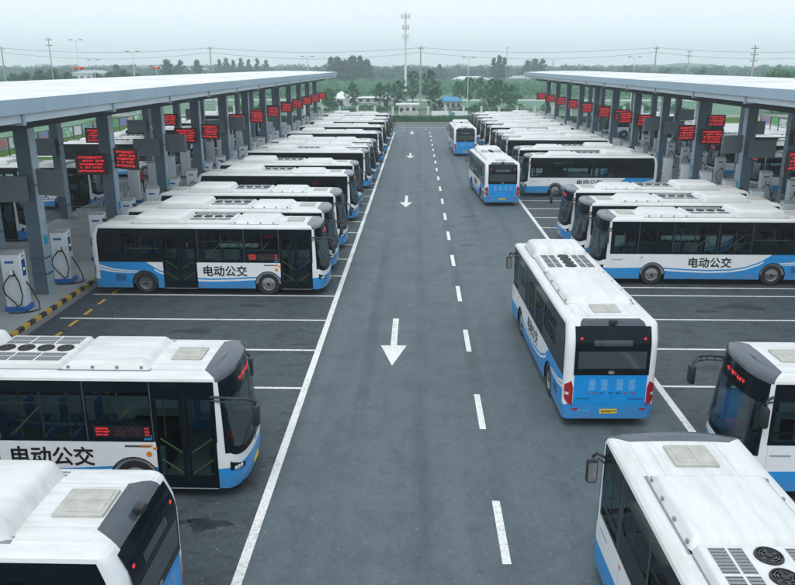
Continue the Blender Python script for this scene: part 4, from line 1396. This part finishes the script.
far = [(331, 420, 'tall', 1.05), (338, 430, 'tall2', 1.1), (345, 425, 'tall', 0.95), (352, 440, 'tall2', 1.15), (360, 430, 'tall', 1.1), (366, 425, 'tall2', 1.0),
       (494, 430, 'poplar', 0.98), (499, 432, 'poplar', 1.08), (504, 431, 'poplar', 1.0),
       (528, 480, 'tall2', 0.95), (535, 470, 'tall2', 1.02), (542, 478, 'tall', 0.98),
       (219, 470, 'poplar', 0.8), (226, 470, 'poplar', 0.85), (233, 474, 'poplar', 0.78), (241, 470, 'poplar', 0.84), (249, 470, 'poplar', 0.8), (257, 474, 'poplar', 0.83), (266, 470, 'poplar', 0.78),
       (167, 330, 'tall2', 0.86), (180, 420, 'tall', 0.85), (116, 330, 'tall2', 0.72), (197, 400, 'tall', 0.85)]
for i, (u, Y, kd, s) in enumerate(far):
    s *= 0.85 if i < 6 else 0.78 if i < 9 else 0.88 if i < 12 else 0.93
    where = 'in the tall clump above the left canopy end' if i < 6 else 'in the lone dark clump right of the lamp post' if i < 9 else 'in the clump behind the right canopy end' if i < 12 else 'in the long row above the left roof' if i < 19 else 'standing alone above the left roof'
    j = i if i < 6 else i - 6 if i < 9 else i - 9 if i < 12 else i - 12 if i < 19 else i - 19
    tree(kd, gx(u, Y), Y, s, 'far tree %s, %s from its left' % (where, ORD[j]), GF)
for i, (u, Y, kd, s) in enumerate([(12, 210, 'round', 1.15), (24, 215, 'round', 1.2), (38, 210, 'round', 1.3), (52, 220, 'round', 1.35), (66, 215, 'round', 1.2), (96, 230, 'round', 1.15), (108, 225, 'round', 1.2), (122, 230, 'round', 1.3), (135, 240, 'round', 1.1), (152, 245, 'round', 1.05)]):
    tree(kd, gx(u, Y), Y, s, 'green tree just above the left roof line, %s from the left edge' % ORD[i], 'trees seen over the left roof')
for i, (u, Y, kd, s) in enumerate([(668, 330, 'round', 1.25), (703, 300, 'round', 1.25), (778, 170, 'light', 1.5), (788, 165, 'round', 1.25), (799, 168, 'light', 1.5)]):
    tree(kd, gx(u, Y), Y, s, 'tree above the right roof line, %s counted from its left' % ORD[i], 'trees seen over the right roof')

# ------------------------------------------------------------------ masses of greenery
def bushes(name, spots, mat, ls, n, seed, zscale=0.7):
    rnd = random.Random(seed); vs, fs = [], []
    for (x, y, r, h) in spots:
        for _ in range(n):
            a = rnd.uniform(0, 6.283); t = rnd.random() ** 0.5; hz = h * math.sqrt(max(0, 1 - (t * 0.96) ** 2))
            z = hz * rnd.uniform(0.55, 1.0)
            leaf_quad(vs, fs, Vector((x + r * t * math.cos(a), y + r * t * math.sin(a), z)), ls * rnd.uniform(0.6, 1.4), rnd)
    g = MB(); g.add(vs, fs); o = g.build(name, mat); tag(o, kind='stuff'); return o
rnd = random.Random(9)
sp = [(rnd.uniform(-60, 120), rnd.uniform(235, 420), rnd.uniform(2.2, 6), rnd.uniform(1.6, 4.2)) for _ in range(480)]
o = bushes('shrubbery', sp, M['leafc'], 0.42, 110, 3); tag(o, 'pale green thicket of shrubs across the middle distance', 'shrubs')
sp = [(rnd.uniform(-45, 60), rnd.uniform(163, 178), rnd.uniform(1, 2.2), rnd.uniform(0.8, 1.9)) for _ in range(80)]
o = bushes('undergrowth', sp, M['leafb'], 0.2, 110, 4); tag(o, 'green bushes along the verge of the road outside the fence', 'bushes')
sp = []
for k in range(900):
    Y = rnd.choice((rnd.uniform(480, 620), rnd.uniform(700, 900), rnd.uniform(1000, 1300)))
    x = rnd.uniform(-0.72, 0.72) * Y
    sp.append((x, Y, rnd.uniform(7, 20), rnd.uniform(4, 9) + (Y - 500) / 260))
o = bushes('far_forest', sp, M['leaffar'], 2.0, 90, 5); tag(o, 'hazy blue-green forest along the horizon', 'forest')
sp = [(rnd.uniform(-280, -60), rnd.uniform(190, 330), rnd.uniform(4, 9), rnd.uniform(3, 6)) for _ in range(150)]
sp += [(rnd.uniform(70, 300), rnd.uniform(260, 420), rnd.uniform(5, 10), rnd.uniform(3, 6)) for _ in range(130)]
o = bushes('wooded_ground', sp, M['leafb'], 0.8, 100, 6); tag(o, 'green wooded ground beyond the roofs of both canopies', 'woodland')
# low hills, right of centre, with tree cover
g = MB()
ss = lin(-1, 1, 40); tt = lin(-1, 1, 10)
def hill(cx, cy, rx, ry, h, seed):
    rr = random.Random(seed); ph = [rr.uniform(0, 6) for _ in range(6)]
    def f(s, t):
        b = max(0, 1 - s * s) ** 1.2 * max(0, 1 - t * t)
        w = 1 + 0.16 * math.sin(7 * s + ph[0]) + 0.1 * math.sin(15 * s + ph[1]) + 0.06 * math.sin(29 * s + ph[2])
        return Vector((cx + s * rx, cy + t * ry, -0.3 + h * b * w))
    g.grid(f, ss, tt)
hill(400, 1300, 260, 90, 11, 1); hill(-420, 1350, 420, 130, 9, 3)
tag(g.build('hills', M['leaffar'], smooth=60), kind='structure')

# hedge, verge, fence
sheet('verge', -46, 62, 136.6, 137.6, 0.05, M['verge'])
g = MB(); g.quad((-60, 137.6, 0.02), (75, 137.6, 0.02), (75, 152, 0.02), (-60, 152, 0.02)); tag(g.build('grass', M['grass']), kind='stuff'); 
tag(bpy.data.objects['grass'], 'grass strip under the hedge', 'grass')
for (x0, x1, y0, y1) in ((-50, -46.0, 40, 137), (-46.0, -38.5, 56, 84), (62, 75, 30, 137), (45, 55, 46, 66), (44, 54, 84, 100)):
    g = MB(); g.quad((x0, y0, 0.02), (x1, y0, 0.02), (x1, y1, 0.02), (x0, y1, 0.02)); o = g.build('grass', M['grass']); tag(o, 'grass patch beside the pale yard', 'grass', kind='stuff')
for i, (x0, x1) in enumerate(((-34, -8.5), (-8.0, 12.5), (13, 46))):
    vs, fs = [], []; rr = random.Random(70 + i)
    for _ in range(int((x1 - x0) * 260)):
        z = 0.95 * rr.random() ** 0.6 * (1 + 0.1 * math.sin(_ * 0.01))
        leaf_quad(vs, fs, Vector((rr.uniform(x0, x1), rr.uniform(138.0, 142.5), z)), rr.uniform(0.08, 0.2), rr)
    g = MB(); g.add(vs, fs); g.box(x0, x1, 138.3, 142.2, 0, 0.62)
    o = g.build('hedge', M['leafb']); tag(o, ('low green hedge at the %s of the lane end, in front of the fence' % ('left', 'middle', 'right')[i]), 'hedge')
root = empty('boundary_fence', (0, 147, 0)); tag(root, 'boundary fence of white posts and dark rails behind the hedge', 'fence')
x = -38.0
while x < 50:
    g = MB(); g.bbox(x - 0.22, x + 0.22, -0.22, 0.22, 0, 2.25, 0.02); g.bbox(x - 0.28, x + 0.28, -0.28, 0.28, 2.25, 2.36, 0.02); g.build('post', M['polew'], root)
    g = MB()
    for z in (0.45, 1.65, 1.8): g.box(x + 0.22, x + 3.33 - 0.22, -0.03, 0.03, z, z + 0.07)
    for k in range(1, 20): 
        xx = x + 0.22 + k * 2.89 / 20; g.box(xx - 0.012, xx + 0.012, -0.012, 0.012, 0.45, 1.75)
    g.build('rail_panel', M['dark'], root)
    x += 3.33
# white notice boards on the fence
for i, (x0, x1, mt) in enumerate(((-3.0, 0.2, 'brick'), (2.6, 5.8, 'white'), (6.4, 9.4, 'white'), (-11, -8, 'white'))):
    g = MB(); g.box(x0, x1, 146.5, 146.6, 0.5, 1.5, 0)
    o = g.build('panel', M[mt]); o.name = 'low_white_barrier'
    tag(o, 'low white barrier panel before the fence, %s from the left' % ('second', 'third', 'fourth', 'first')[i], 'barrier', 'white barrier panels by the fence')
g = MB(); g.bbox(6.2, 6.9, 146.0, 146.5, 0, 1.3, 0.03); o = g.build('teal_cabinet', M['teal']); tag(o, 'small teal utility cabinet in front of the fence', 'cabinet')
# road outside
sheet('outer_road', -300, 300, 153.5, 161.5, 0.01, M['kerb'])
sheet('outer_road', -300, 300, 225, 231, 0.01, M['brightconc'])

def tent(x, y, w, d, h, label, s=1.0):
    root = empty('white_tent', (x, y, 0)); tag(root, label, 'tent', 'small white tents by the outer road')
    g = MB()
    b = [(-w, -d, h * 0.5), (w, -d, h * 0.5), (w, d, h * 0.5), (-w, d, h * 0.5)]; a = (0, 0, h)
    g.add(b + [a], [(0, 1, 4), (1, 2, 4), (2, 3, 4), (3, 0, 4)]); g.build('roof', M['whiteroof'], root)
    g = MB()
    g.box(-w * 0.95, w * 0.95, -d * 0.95, d * 0.95, 0, h * 0.48); g.build('wall', M['brick'], root)
    g = MB(); g.box(-0.5, 0.5, -d * 0.95 - 0.02, -d * 0.95 - 0.002, 0, h * 0.4); g.build('opening', M['winglass'], root)
tent(gx(341, 195), 195, 2.6, 2.6, 3.6, 'larger white peaked tent by the outer road, left of the slim tree')
tent(gx(386, 195), 195, 1.9, 2.2, 3.4, 'smaller white peaked tent by the outer road, right of the trees')
# guard hut with flat white roof
def hut(name, x, y, w, d, h, roofm, wallm, label, cat, pitched=0.0, windows=3):
    root = empty(name, (x, y, 0)); tag(root, label, cat)
    g = MB(); g.box(-w, w, -d, d, 0, h); g.build('wall', wallm, root)
    g = MB()
    e = 0.5
    if pitched > 0:
        P = [(-w - e, -d - e, h), (w + e, -d - e, h), (w + e, d + e, h), (-w - e, d + e, h), (-w * 0.6, 0, h + pitched), (w * 0.6, 0, h + pitched)]
        g.add(P, [(0, 1, 5, 4), (1, 2, 5), (2, 3, 4, 5), (3, 0, 4), (3, 2, 1, 0)])
    else: g.bbox(-w - e, w + e, -d - e, d + e, h, h + 0.35, 0.05)
    g.build('roof', roofm, root)
    for k in range(windows):
        cx = -w + (k + 0.5) * 2 * w / windows
        g = MB(); g.box(cx - w / windows * 0.45, cx + w / windows * 0.45, -d - 0.03, -d - 0.003, h * 0.3, h * 0.75); f = g.build('window', M['winglass'], root)
    return root
hut('gatehouse', gx(408, 160), 160, 1.9, 1.2, 1.9, M['whiteroof'], M['whiteroof'], 'gatehouse with flat white roof beyond the fence, left of the concrete pole', 'gatehouse')
hut('blue_roofed_stall', gx(451, 178), 178, 2.4, 1.8, 2.0, M['blueroof'], M['brick'], 'small stall with a bright blue hipped roof near the outer road', 'stall', 0.9, 4)
hut('white_shed', gx(372, 210), 210, 4.0, 2.0, 1.4, M['whiteroof'], M['brick'], 'long low white shed between the two tents', 'shed', 0.3, 4)
for i, (u, Y, w, h, rm, lab) in enumerate(((92, 420, 9, 5.6, 'greyroof', 'long grey-roofed building above the left roof beside the red lantern lamp'), (192, 560, 16, 6.0, 'greyroof', 'pale long building above the left roof between tall trees'),
        (470, 430, 9, 2.4, 'whiteroof', 'long white greenhouse shed in the far field left of the lone tree clump'), (488, 410, 5, 2.0, 'whiteroof', 'white greenhouse touching the lone tree clump'),
        (520, 455, 6, 2.4, 'greyroof', 'far white shed right of the lone tree clump'), (640, 620, 14, 5, 'greyroof', 'far grey building over the right roof'))):
    hut('farm_building', gx(u, Y), Y, w, 6, h, M[rm], M['brick'], lab, 'building', 1.6, 5)

# ------------------------------------------------------------------ poles, lamps, mast, wires
def pole(x, y, h, label, arms=1, r=0.17):
    root = empty('utility_pole', (x, y, 0)); tag(root, label, 'pole', 'utility poles behind the site')
    g = MB(); g.tube([(0, 0, 0), (0, 0, h)], [r, r * 0.6], 8); g.build('mast', M['polec'], root, smooth=60)
    for k in range(arms):
        z = h - 0.5 - k * 0.9
        g = MB(); g.box(-0.55, 0.55, -0.04, 0.04, z, z + 0.08); a = g.build('crossarm', M['dark'], root)
        for xx in (-0.5, 0, 0.5):
            g = MB(); g.lathe([(0.05, 0), (0.07, 0.08), (0.04, 0.16), (0.0, 0.2)], 8, Matrix.Translation((xx, 0, z + 0.1))); g.build('insulator', M['brick'], a)
PY = 152
px = []
for u, lab in ((3.5, 'utility pole at the far left edge above the roof'), (211, 'utility pole above the middle of the left roof'), (420.5, 'bare concrete utility pole standing at the hedge by the lane end'), (655, 'utility pole above the right roof'), (872, 'utility pole beyond the right edge')):
    X_ = gx(u, PY); px.append(X_)
    pole(X_, PY if u != 420.5 else 149, 13.2, lab, 1)
pole(gx(51.5, 130), 130, 14.2, 'taller utility pole over the left roof, second from the left edge', 2, 0.12)
pole(gx(753, 120), 120, 12.6, 'thick utility pole over the right roof near the right edge', 3, 0.2)
pole(gx(688, 175), 175, 13.0, 'utility pole with a wide crossarm over the right roof', 2, 0.13)
pole(gx(506.5, 260), 260, 15.5, 'thin far pole just right of the lone tree clump', 1, 0.13)
pole(gx(553, 260), 260, 11.5, 'short far pole above the tip of the right roof', 2, 0.13)
for k, (z, yo) in enumerate(((12.95, 0.0), (12.1, 0.4))):
    g = MB()
    xs = [gx(-200, PY)] + px
    for a, b in zip(xs[:-1], xs[1:]):
        P = []
        for t in lin(0, 1, 14):
            P.append((a + (b - a) * t, PY + yo, z - 1.1 * 4 * t * (1 - t) * (0.8 + 0.3 * k)))
        g.tube(P, 0.022, 4, cap=False)
    o = g.build('power_line', M['wire']); tag(o, '%s of the two sagging power lines crossing the sky' % ('upper', 'lower')[k], 'cable', 'power lines')
def lamp(x, y, h, label, lanterns=False, r=0.09):
    root = empty('lamp_post', (x, y, 0)); tag(root, label, 'lamp post', 'lamp posts around the yard')
    g = MB(); g.tube([(0, 0, 0), (0, 0, h)], [r, r * 0.6], 8); g.build('mast', M['polew'], root, smooth=60)
    g = MB(); g.tube([(0, 0, h - 0.2), (0.4, 0, h), (0.9, 0, h + 0.05)], 0.04, 5); g.tube([(0, 0, h - 0.2), (-0.4, 0, h), (-0.9, 0, h + 0.05)], 0.04, 5); g.build('arm', M['polew'], root)
    for s in (-1, 1):
        g = MB(); g.bbox(s * 1.0 - 0.35, s * 1.0 + 0.35, -0.15, 0.15, h, h + 0.12, 0.04); g.build('lamp_head', M['dark'], root)
    if lanterns:
        for s in (-1, 1):
            g = MB(); g.lathe([(0, -0.3), (0.3, -0.25), (0.42, 0), (0.3, 0.25), (0, 0.3)], 12, Matrix.Translation((s * 0.5, 0, 9.2))); g.build('lantern', M['lantern'], root, smooth=60)
lamp(gx(78.5, 150), 150, 14.3, 'tall double lamp post over the left roof carrying two red lanterns', True)
lamp(gx(133.5, 150), 150, 12.2, 'lamp post over the left roof between the trees')
lamp(gx(94, 170), 170, 10.8, 'short lamp post right of the one with red lanterns', r=0.07)
lamp(gx(307.5, 160), 160, 11.4, 'lamp post over the far end of the left roof', r=0.08)
lamp(gx(468.5, 165), 165, 11.2, 'tall white lamp post right of the lane end')
lamp(gx(634, 160), 160, 11.3, 'lamp post over the right roof', r=0.08)
lamp(gx(156, 175), 175, 9.6, 'low lamp with red lanterns half hidden by trees over the left roof', True, r=0.07)
root = empty('telecom_mast', (gx(405.5, 236), 236, 0)); tag(root, 'white telecom mast with antenna clusters at the end of the lane', 'mast')
g = MB(); g.tube([(0, 0, 0), (0, 0, 24.5)], [0.42, 0.2], 10); g.build('mast', M['polew'], root, smooth=60)
for z in (17.6, 20.2, 23.2):
    g = MB(); g.lathe([(0.75, 0), (0.75, 0.12), (0.7, 0.12), (0.7, 0)], 16, Matrix.Translation((0, 0, z)))
    for k in range(3): g.box(0, 0.75, -0.04, 0.04, 0, 0.08, 0, Matrix.Translation((0, 0, z)) @ Matrix.Rotation(k * 2.094 + 0.5, 4, 'Z'))
    pf = g.build('platform', M['polew'], root)
    for k in range(6):
        a_ = k * math.pi / 3 + (0.3 if z > 20 else 0); rr_ = 0.95 if z < 23 else 1.25
        g = MB(); g.box(-0.08, 0.08, -0.14, 0.14, -0.5, 0.9, 0, Matrix.Translation((rr_ * math.cos(a_), rr_ * math.sin(a_), z)) @ Matrix.Rotation(a_, 4, 'Z')); g.build('antenna', M['polew'], pf)

# ------------------------------------------------------------------ people on the left island
def person(x, y, rz, top, legs, label, bag=None, step=0.16):
    V = [(0, 0, 0.93), (0, 0, 1.15), (0, 0.0, 1.36), (0, 0.01, 1.46), (0, 0.03, 1.52),
         (-0.10, 0, 0.90), (-0.11, step, 0.50), (-0.11, step * 0.9, 0.08), (-0.11, step + 0.14, 0.045),
         (0.10, 0, 0.90), (0.11, -step * 0.3, 0.50), (0.11, -step * 1.5, 0.10), (0.11, -step * 1.5 + 0.14, 0.045),
         (-0.19, 0, 1.38), (-0.25, -0.06, 1.12), (-0.26, 0.06, 0.90), (0.19, 0, 1.38), (0.25, 0.04, 1.12), (0.26, 0.16, 0.92)]
    E_ = [(0, 1), (1, 2), (2, 3), (3, 4), (0, 5), (5, 6), (6, 7), (7, 8), (0, 9), (9, 10), (10, 11), (11, 12), (2, 13), (13, 14), (14, 15), (2, 16), (16, 17), (17, 18)]
    rad = {0: (.14, .11), 1: (.13, .10), 2: (.15, .10), 3: (.06, .06), 4: (.05, .05), 5: (.10, .10), 6: (.07, .07), 7: (.05, .05), 8: (.04, .035), 9: (.10, .10), 10: (.07, .07), 11: (.05, .05), 12: (.04, .035),
           13: (.07, .07), 14: (.05, .05), 15: (.035, .03), 16: (.07, .07), 17: (.05, .05), 18: (.035, .03)}
    me = bpy.data.meshes.new('person'); me.from_pydata(V, E_, []); me.update()
    o = bpy.data.objects.new('person_tmp', me); C.objects.link(o)
    mo = o.modifiers.new('s', 'SKIN'); me.skin_vertices[0].data[0].use_root = True
    for i, rr in rad.items(): me.skin_vertices[0].data[i].radius = rr
    ms = o.modifiers.new('u', 'SUBSURF'); ms.levels = 2; ms.render_levels = 2
    bpy.context.view_layer.update()
    dg = bpy.context.evaluated_depsgraph_get()
    m2 = bpy.data.meshes.new_from_object(o.evaluated_get(dg))
    C.objects.unlink(o); bpy.data.objects.remove(o)
    # head with nose and ears joined in
    bm = bmesh.new(); bm.from_mesh(m2)
    r_ = bmesh.ops.create_uvsphere(bm, u_segments=16, v_segments=12, radius=0.11, matrix=Matrix.Translation((0, 0.03, 1.64)) @ Matrix.Scale(1.22, 4, (0, 0, 1)) @ Matrix.Scale(0.84, 4, (1, 0, 0)))
    bmesh.ops.create_cone(bm, cap_ends=True, segments=6, radius1=0.022, radius2=0.006, depth=0.05, matrix=Matrix.Translation((0, 0.145, 1.63)) @ Matrix.Rotation(-1.2, 4, 'X'))
    for s in (-1, 1): bmesh.ops.create_uvsphere(bm, u_segments=8, v_segments=6, radius=0.028, matrix=Matrix.Translation((s * 0.095, 0.02, 1.63)))
    # five fingers per hand
    for (hx, hy, hz) in ((-0.26, 0.065, 0.87), (0.26, 0.17, 0.89)):
        for k in range(5):
            ln = (0.05, 0.075, 0.085, 0.078, 0.06)[k]
            ang = 0.5 if k == 0 else 0.12
            bmesh.ops.create_cone(bm, cap_ends=True, segments=6, radius1=0.010, radius2=0.007, depth=ln, matrix=Matrix.Translation((hx, hy - 0.03 + 0.017 * k, hz - ln / 2)) @ Matrix.Rotation(ang, 4, 'X'))
    m2.materials.clear()
    for mm in (top, legs, M['skin'], M['dark']): m2.materials.append(mm)
    for f in bm.faces:
        c = f.calc_center_median()
        f.material_index = 2 if (c.z > 1.47 or (abs(c.x) > 0.2 and c.z < 0.96 and c.z > 0.6)) else 0 if (c.z > 0.93 or abs(c.x) > 0.2 and c.z > 0.9) else 3 if c.z < 0.09 else 1
        f.smooth = True
    bm.to_mesh(m2); bm.free()
    b = bpy.data.objects.new('person', m2); link(b); b.location = (x, y, 0.15); b.rotation_euler = (0, 0, rz)
    tag(b, label, 'person', 'people walking on the left island')
    g = MB(); g.lathe([(0.0, 0.135), (0.06, 0.125), (0.098, 0.07), (0.104, 0.0), (0.09, -0.05)], 14, Matrix.Translation((0, 0.012, 1.655)) @ Matrix.Rotation(0.35, 4, 'X')); h = g.build('hair', M['hair'], b, smooth=60)
    g = MB()
    for s in (-1, 1): g.lathe([(0.012, 0), (0.0, 0.006)], 8, Matrix.Translation((s * 0.035, 0.132, 1.645)) @ Matrix.Rotation(-math.pi / 2, 4, 'X'))
    g.box(-0.025, 0.025, 0.125, 0.138, 1.575, 1.582); g.build('facial_features', M['hair'], b)
    if bag:
        g = MB(); g.bbox(0.16, 0.36, -0.16, 0.02, 0.95, 1.28, 0.05); g.tube([(0.2, -0.06, 1.27), (0.1, -0.08, 1.44), (-0.1, 0.1, 1.2)], 0.012, 5)
        o2 = g.build('shoulder_bag', bag); o2.location = b.location; o2.rotation_euler = b.rotation_euler
        tag(o2, 'pale shoulder bag carried by the person in %s' % ('red' if top is M['redcloth'] else 'dark clothes'), 'bag')
person(-21.75, 59.5, R(200), M['redcloth'], M['darkcloth'], 'person in a red jacket and dark trousers walking on the left island', M['bagcloth'])
person(-20.7, 61.0, R(190), M['darkcloth'], M['darkcloth'], 'person in dark clothes walking beside the one in red', M['bagcloth'])

# ------------------------------------------------------------------ parked cars right of the yard
def make_car(col):
    root = empty('parked_car')
    g = MB()
    prof = [(0.0, 0.45), (0.05, 0.75), (0.9, 0.92), (1.55, 1.38), (2.9, 1.42), (3.7, 1.02), (4.35, 0.95), (4.45, 0.5), (4.4, 0.25), (0.05, 0.25)]
    n = len(prof); vs = []
    for s in (-1, 1):
        for x_, z_ in prof: vs.append((x_, s * (0.88 if z_ < 1.1 else 0.66), z_))
    fs = [tuple(range(n - 1, -1, -1)), tuple(n + i for i in range(n))] + [(i, (i + 1) % n, n + (i + 1) % n, n + i) for i in range(n)]
    bm = bmesh.new(); V = [bm.verts.new(v) for v in vs]
    for f in fs: bm.faces.new([V[i] for i in f])
    bmesh.ops.recalc_face_normals(bm, faces=bm.faces)
    bmesh.ops.bevel(bm, geom=bm.edges[:], offset=0.07, segments=2, affect='EDGES')
    bm.verts.index_update(); g.add([v.co.copy() for v in bm.verts], [[v.index for v in f.verts] for f in bm.faces]); bm.free()
    b = g.build('body', col, root, smooth=35)
    g = MB()
    for s in (-1, 1):
        vs = [(1.15, s * 0.83, 1.0), (3.5, s * 0.84, 1.03), (2.85, s * 0.695, 1.36), (1.65, s * 0.695, 1.33)]
        g.add([(a_, y_ + s * 0.02, z_) for a_, y_, z_ in vs], [(0, 1, 2, 3)])
    g.build('side_window', M['black'], root)
    g = MB(); g.quad((1.02, -0.74, 1.0), (1.02, 0.74, 1.0), (1.50, 0.58, 1.37), (1.50, -0.58, 1.37)); g.quad((3.64, -0.74, 1.07), (3.64, 0.74, 1.07), (3.0, 0.6, 1.42), (3.0, -0.6, 1.42)); g.build('windscreen', M['black'], root)
    for x_ in (0.85, 3.5):
        for s in (-1, 1):
            g = MB(); g.lathe([(0, 0), (0.2, 0.0), (0.3, -0.01), (0.32, -0.05), (0.32, -0.2), (0, -0.2)], 18, Matrix.Translation((x_, s * 0.9, 0.32)) @ Matrix.Rotation(-s * math.pi / 2, 4, 'X')); g.build('wheel', M['rubber'], root, smooth=40)
    for s in (-1, 1):
        g = MB(); g.box(-0.02, 0.05, s * 0.65 - 0.15, s * 0.65 + 0.15, 0.62, 0.75); g.build('headlight', M['lens'], root)
        g = MB(); g.box(4.36, 4.47, s * 0.65 - 0.15, s * 0.65 + 0.15, 0.7, 0.85); g.build('tail_light', M['red'], root)
    return root
cc = [simple('car_silver', (0.4, 0.43, 0.45), 0.3, coat=0.5), simple('car_dark', (0.03, 0.04, 0.05), 0.25, coat=0.5), simple('car_white', (0.7, 0.72, 0.72), 0.3, coat=0.5)]
for i, (x, y, c_, cn) in enumerate(((30.5, 47.0, 0, 'silver'), (30.5, 65, 1, 'black'), (44, 62, 2, 'white'), (44, 72, 0, 'silver'), (44, 96, 2, 'white'))):
    o = make_car(cc[c_]); o.location = (x, y, 0); o.rotation_euler = (0, 0, R((0, 0, 90, 90, 90)[i]))
    tag(o, '%s car parked beyond the right canopy, %s from the near end' % (cn, ORD[i]), 'car', 'cars beyond the right canopy')

# ================================================================== haze, sky, sun, camera
g = MB(); g.box(-GX - 5, GX + 5, -125, 1905, -1.02, 48)
m = bpy.data.materials.new('haze_volume'); m.use_nodes = True; nt = m.node_tree; nt.nodes.clear()
o_ = N(nt, 'ShaderNodeOutputMaterial'); pv = N(nt, 'ShaderNodeVolumePrincipled')
pv.inputs['Color'].default_value = (0.90, 0.985, 1.0, 1); pv.inputs['Density'].default_value = 0.00075; pv.inputs['Anisotropy'].default_value = 0.5
nt.links.new(pv.outputs[0], o_.inputs['Volume'])
hz = g.build('haze', m); tag(hz, kind='stuff')

w = bpy.data.worlds.new('World'); sc.world = w; w.use_nodes = True; nt = w.node_tree
bg = nt.nodes['Background']
sky = N(nt, 'ShaderNodeTexSky'); sky.sky_type = 'NISHITA'; sky.sun_disc = False
SE, SR = 58, 200
sky.sun_elevation = R(SE); sky.sun_rotation = R(SR); sky.air_density = 1.0; sky.dust_density = 4.0; sky.ozone_density = 1.0
bg.inputs[1].default_value = 0.10
# overcast: a bright even cloud veil over the physical sky
veil = mixc(nt, 0.85, sky.outputs[0], (8.35, 9.25, 10.0))
nt.links.new(veil, bg.inputs[0])
sun = bpy.data.lights.new('sun', 'SUN'); sun.energy = 0.9; sun.angle = R(28); sun.color = (1.0, 0.985, 0.965)
so = bpy.data.objects.new('sun', sun); C.objects.link(so)
az = R(SR)
d = Vector((math.sin(az) * math.cos(R(SE)), math.cos(az) * math.cos(R(SE)), math.sin(R(SE))))
so.rotation_euler = d.to_track_quat('Z', 'Y').to_euler()

cam = bpy.data.cameras.new('camera'); co = bpy.data.objects.new('camera', cam); C.objects.link(co)
cam.lens = 760 * 36 / 795; cam.sensor_width = 36; cam.clip_start = 0.1; cam.clip_end = 6000
co.location = (0, 0, CAMH)
co.rotation_euler = (math.pi / 2 - PI_, 0, YW)
sc.camera = co
sc.view_settings.view_transform = 'Standard'; sc.view_settings.look = 'None'
sc.view_settings.exposure = 0.4; sc.view_settings.gamma = 1.0
try: sc.view_settings.use_curve_mapping = False
except Exception: pass
sc.cycles.max_bounces = 8; sc.cycles.transparent_max_bounces = 16; sc.cycles.volume_bounces = 4
sc.cycles.use_denoising = True
sc.cycles.sample_clamp_indirect = 4.0
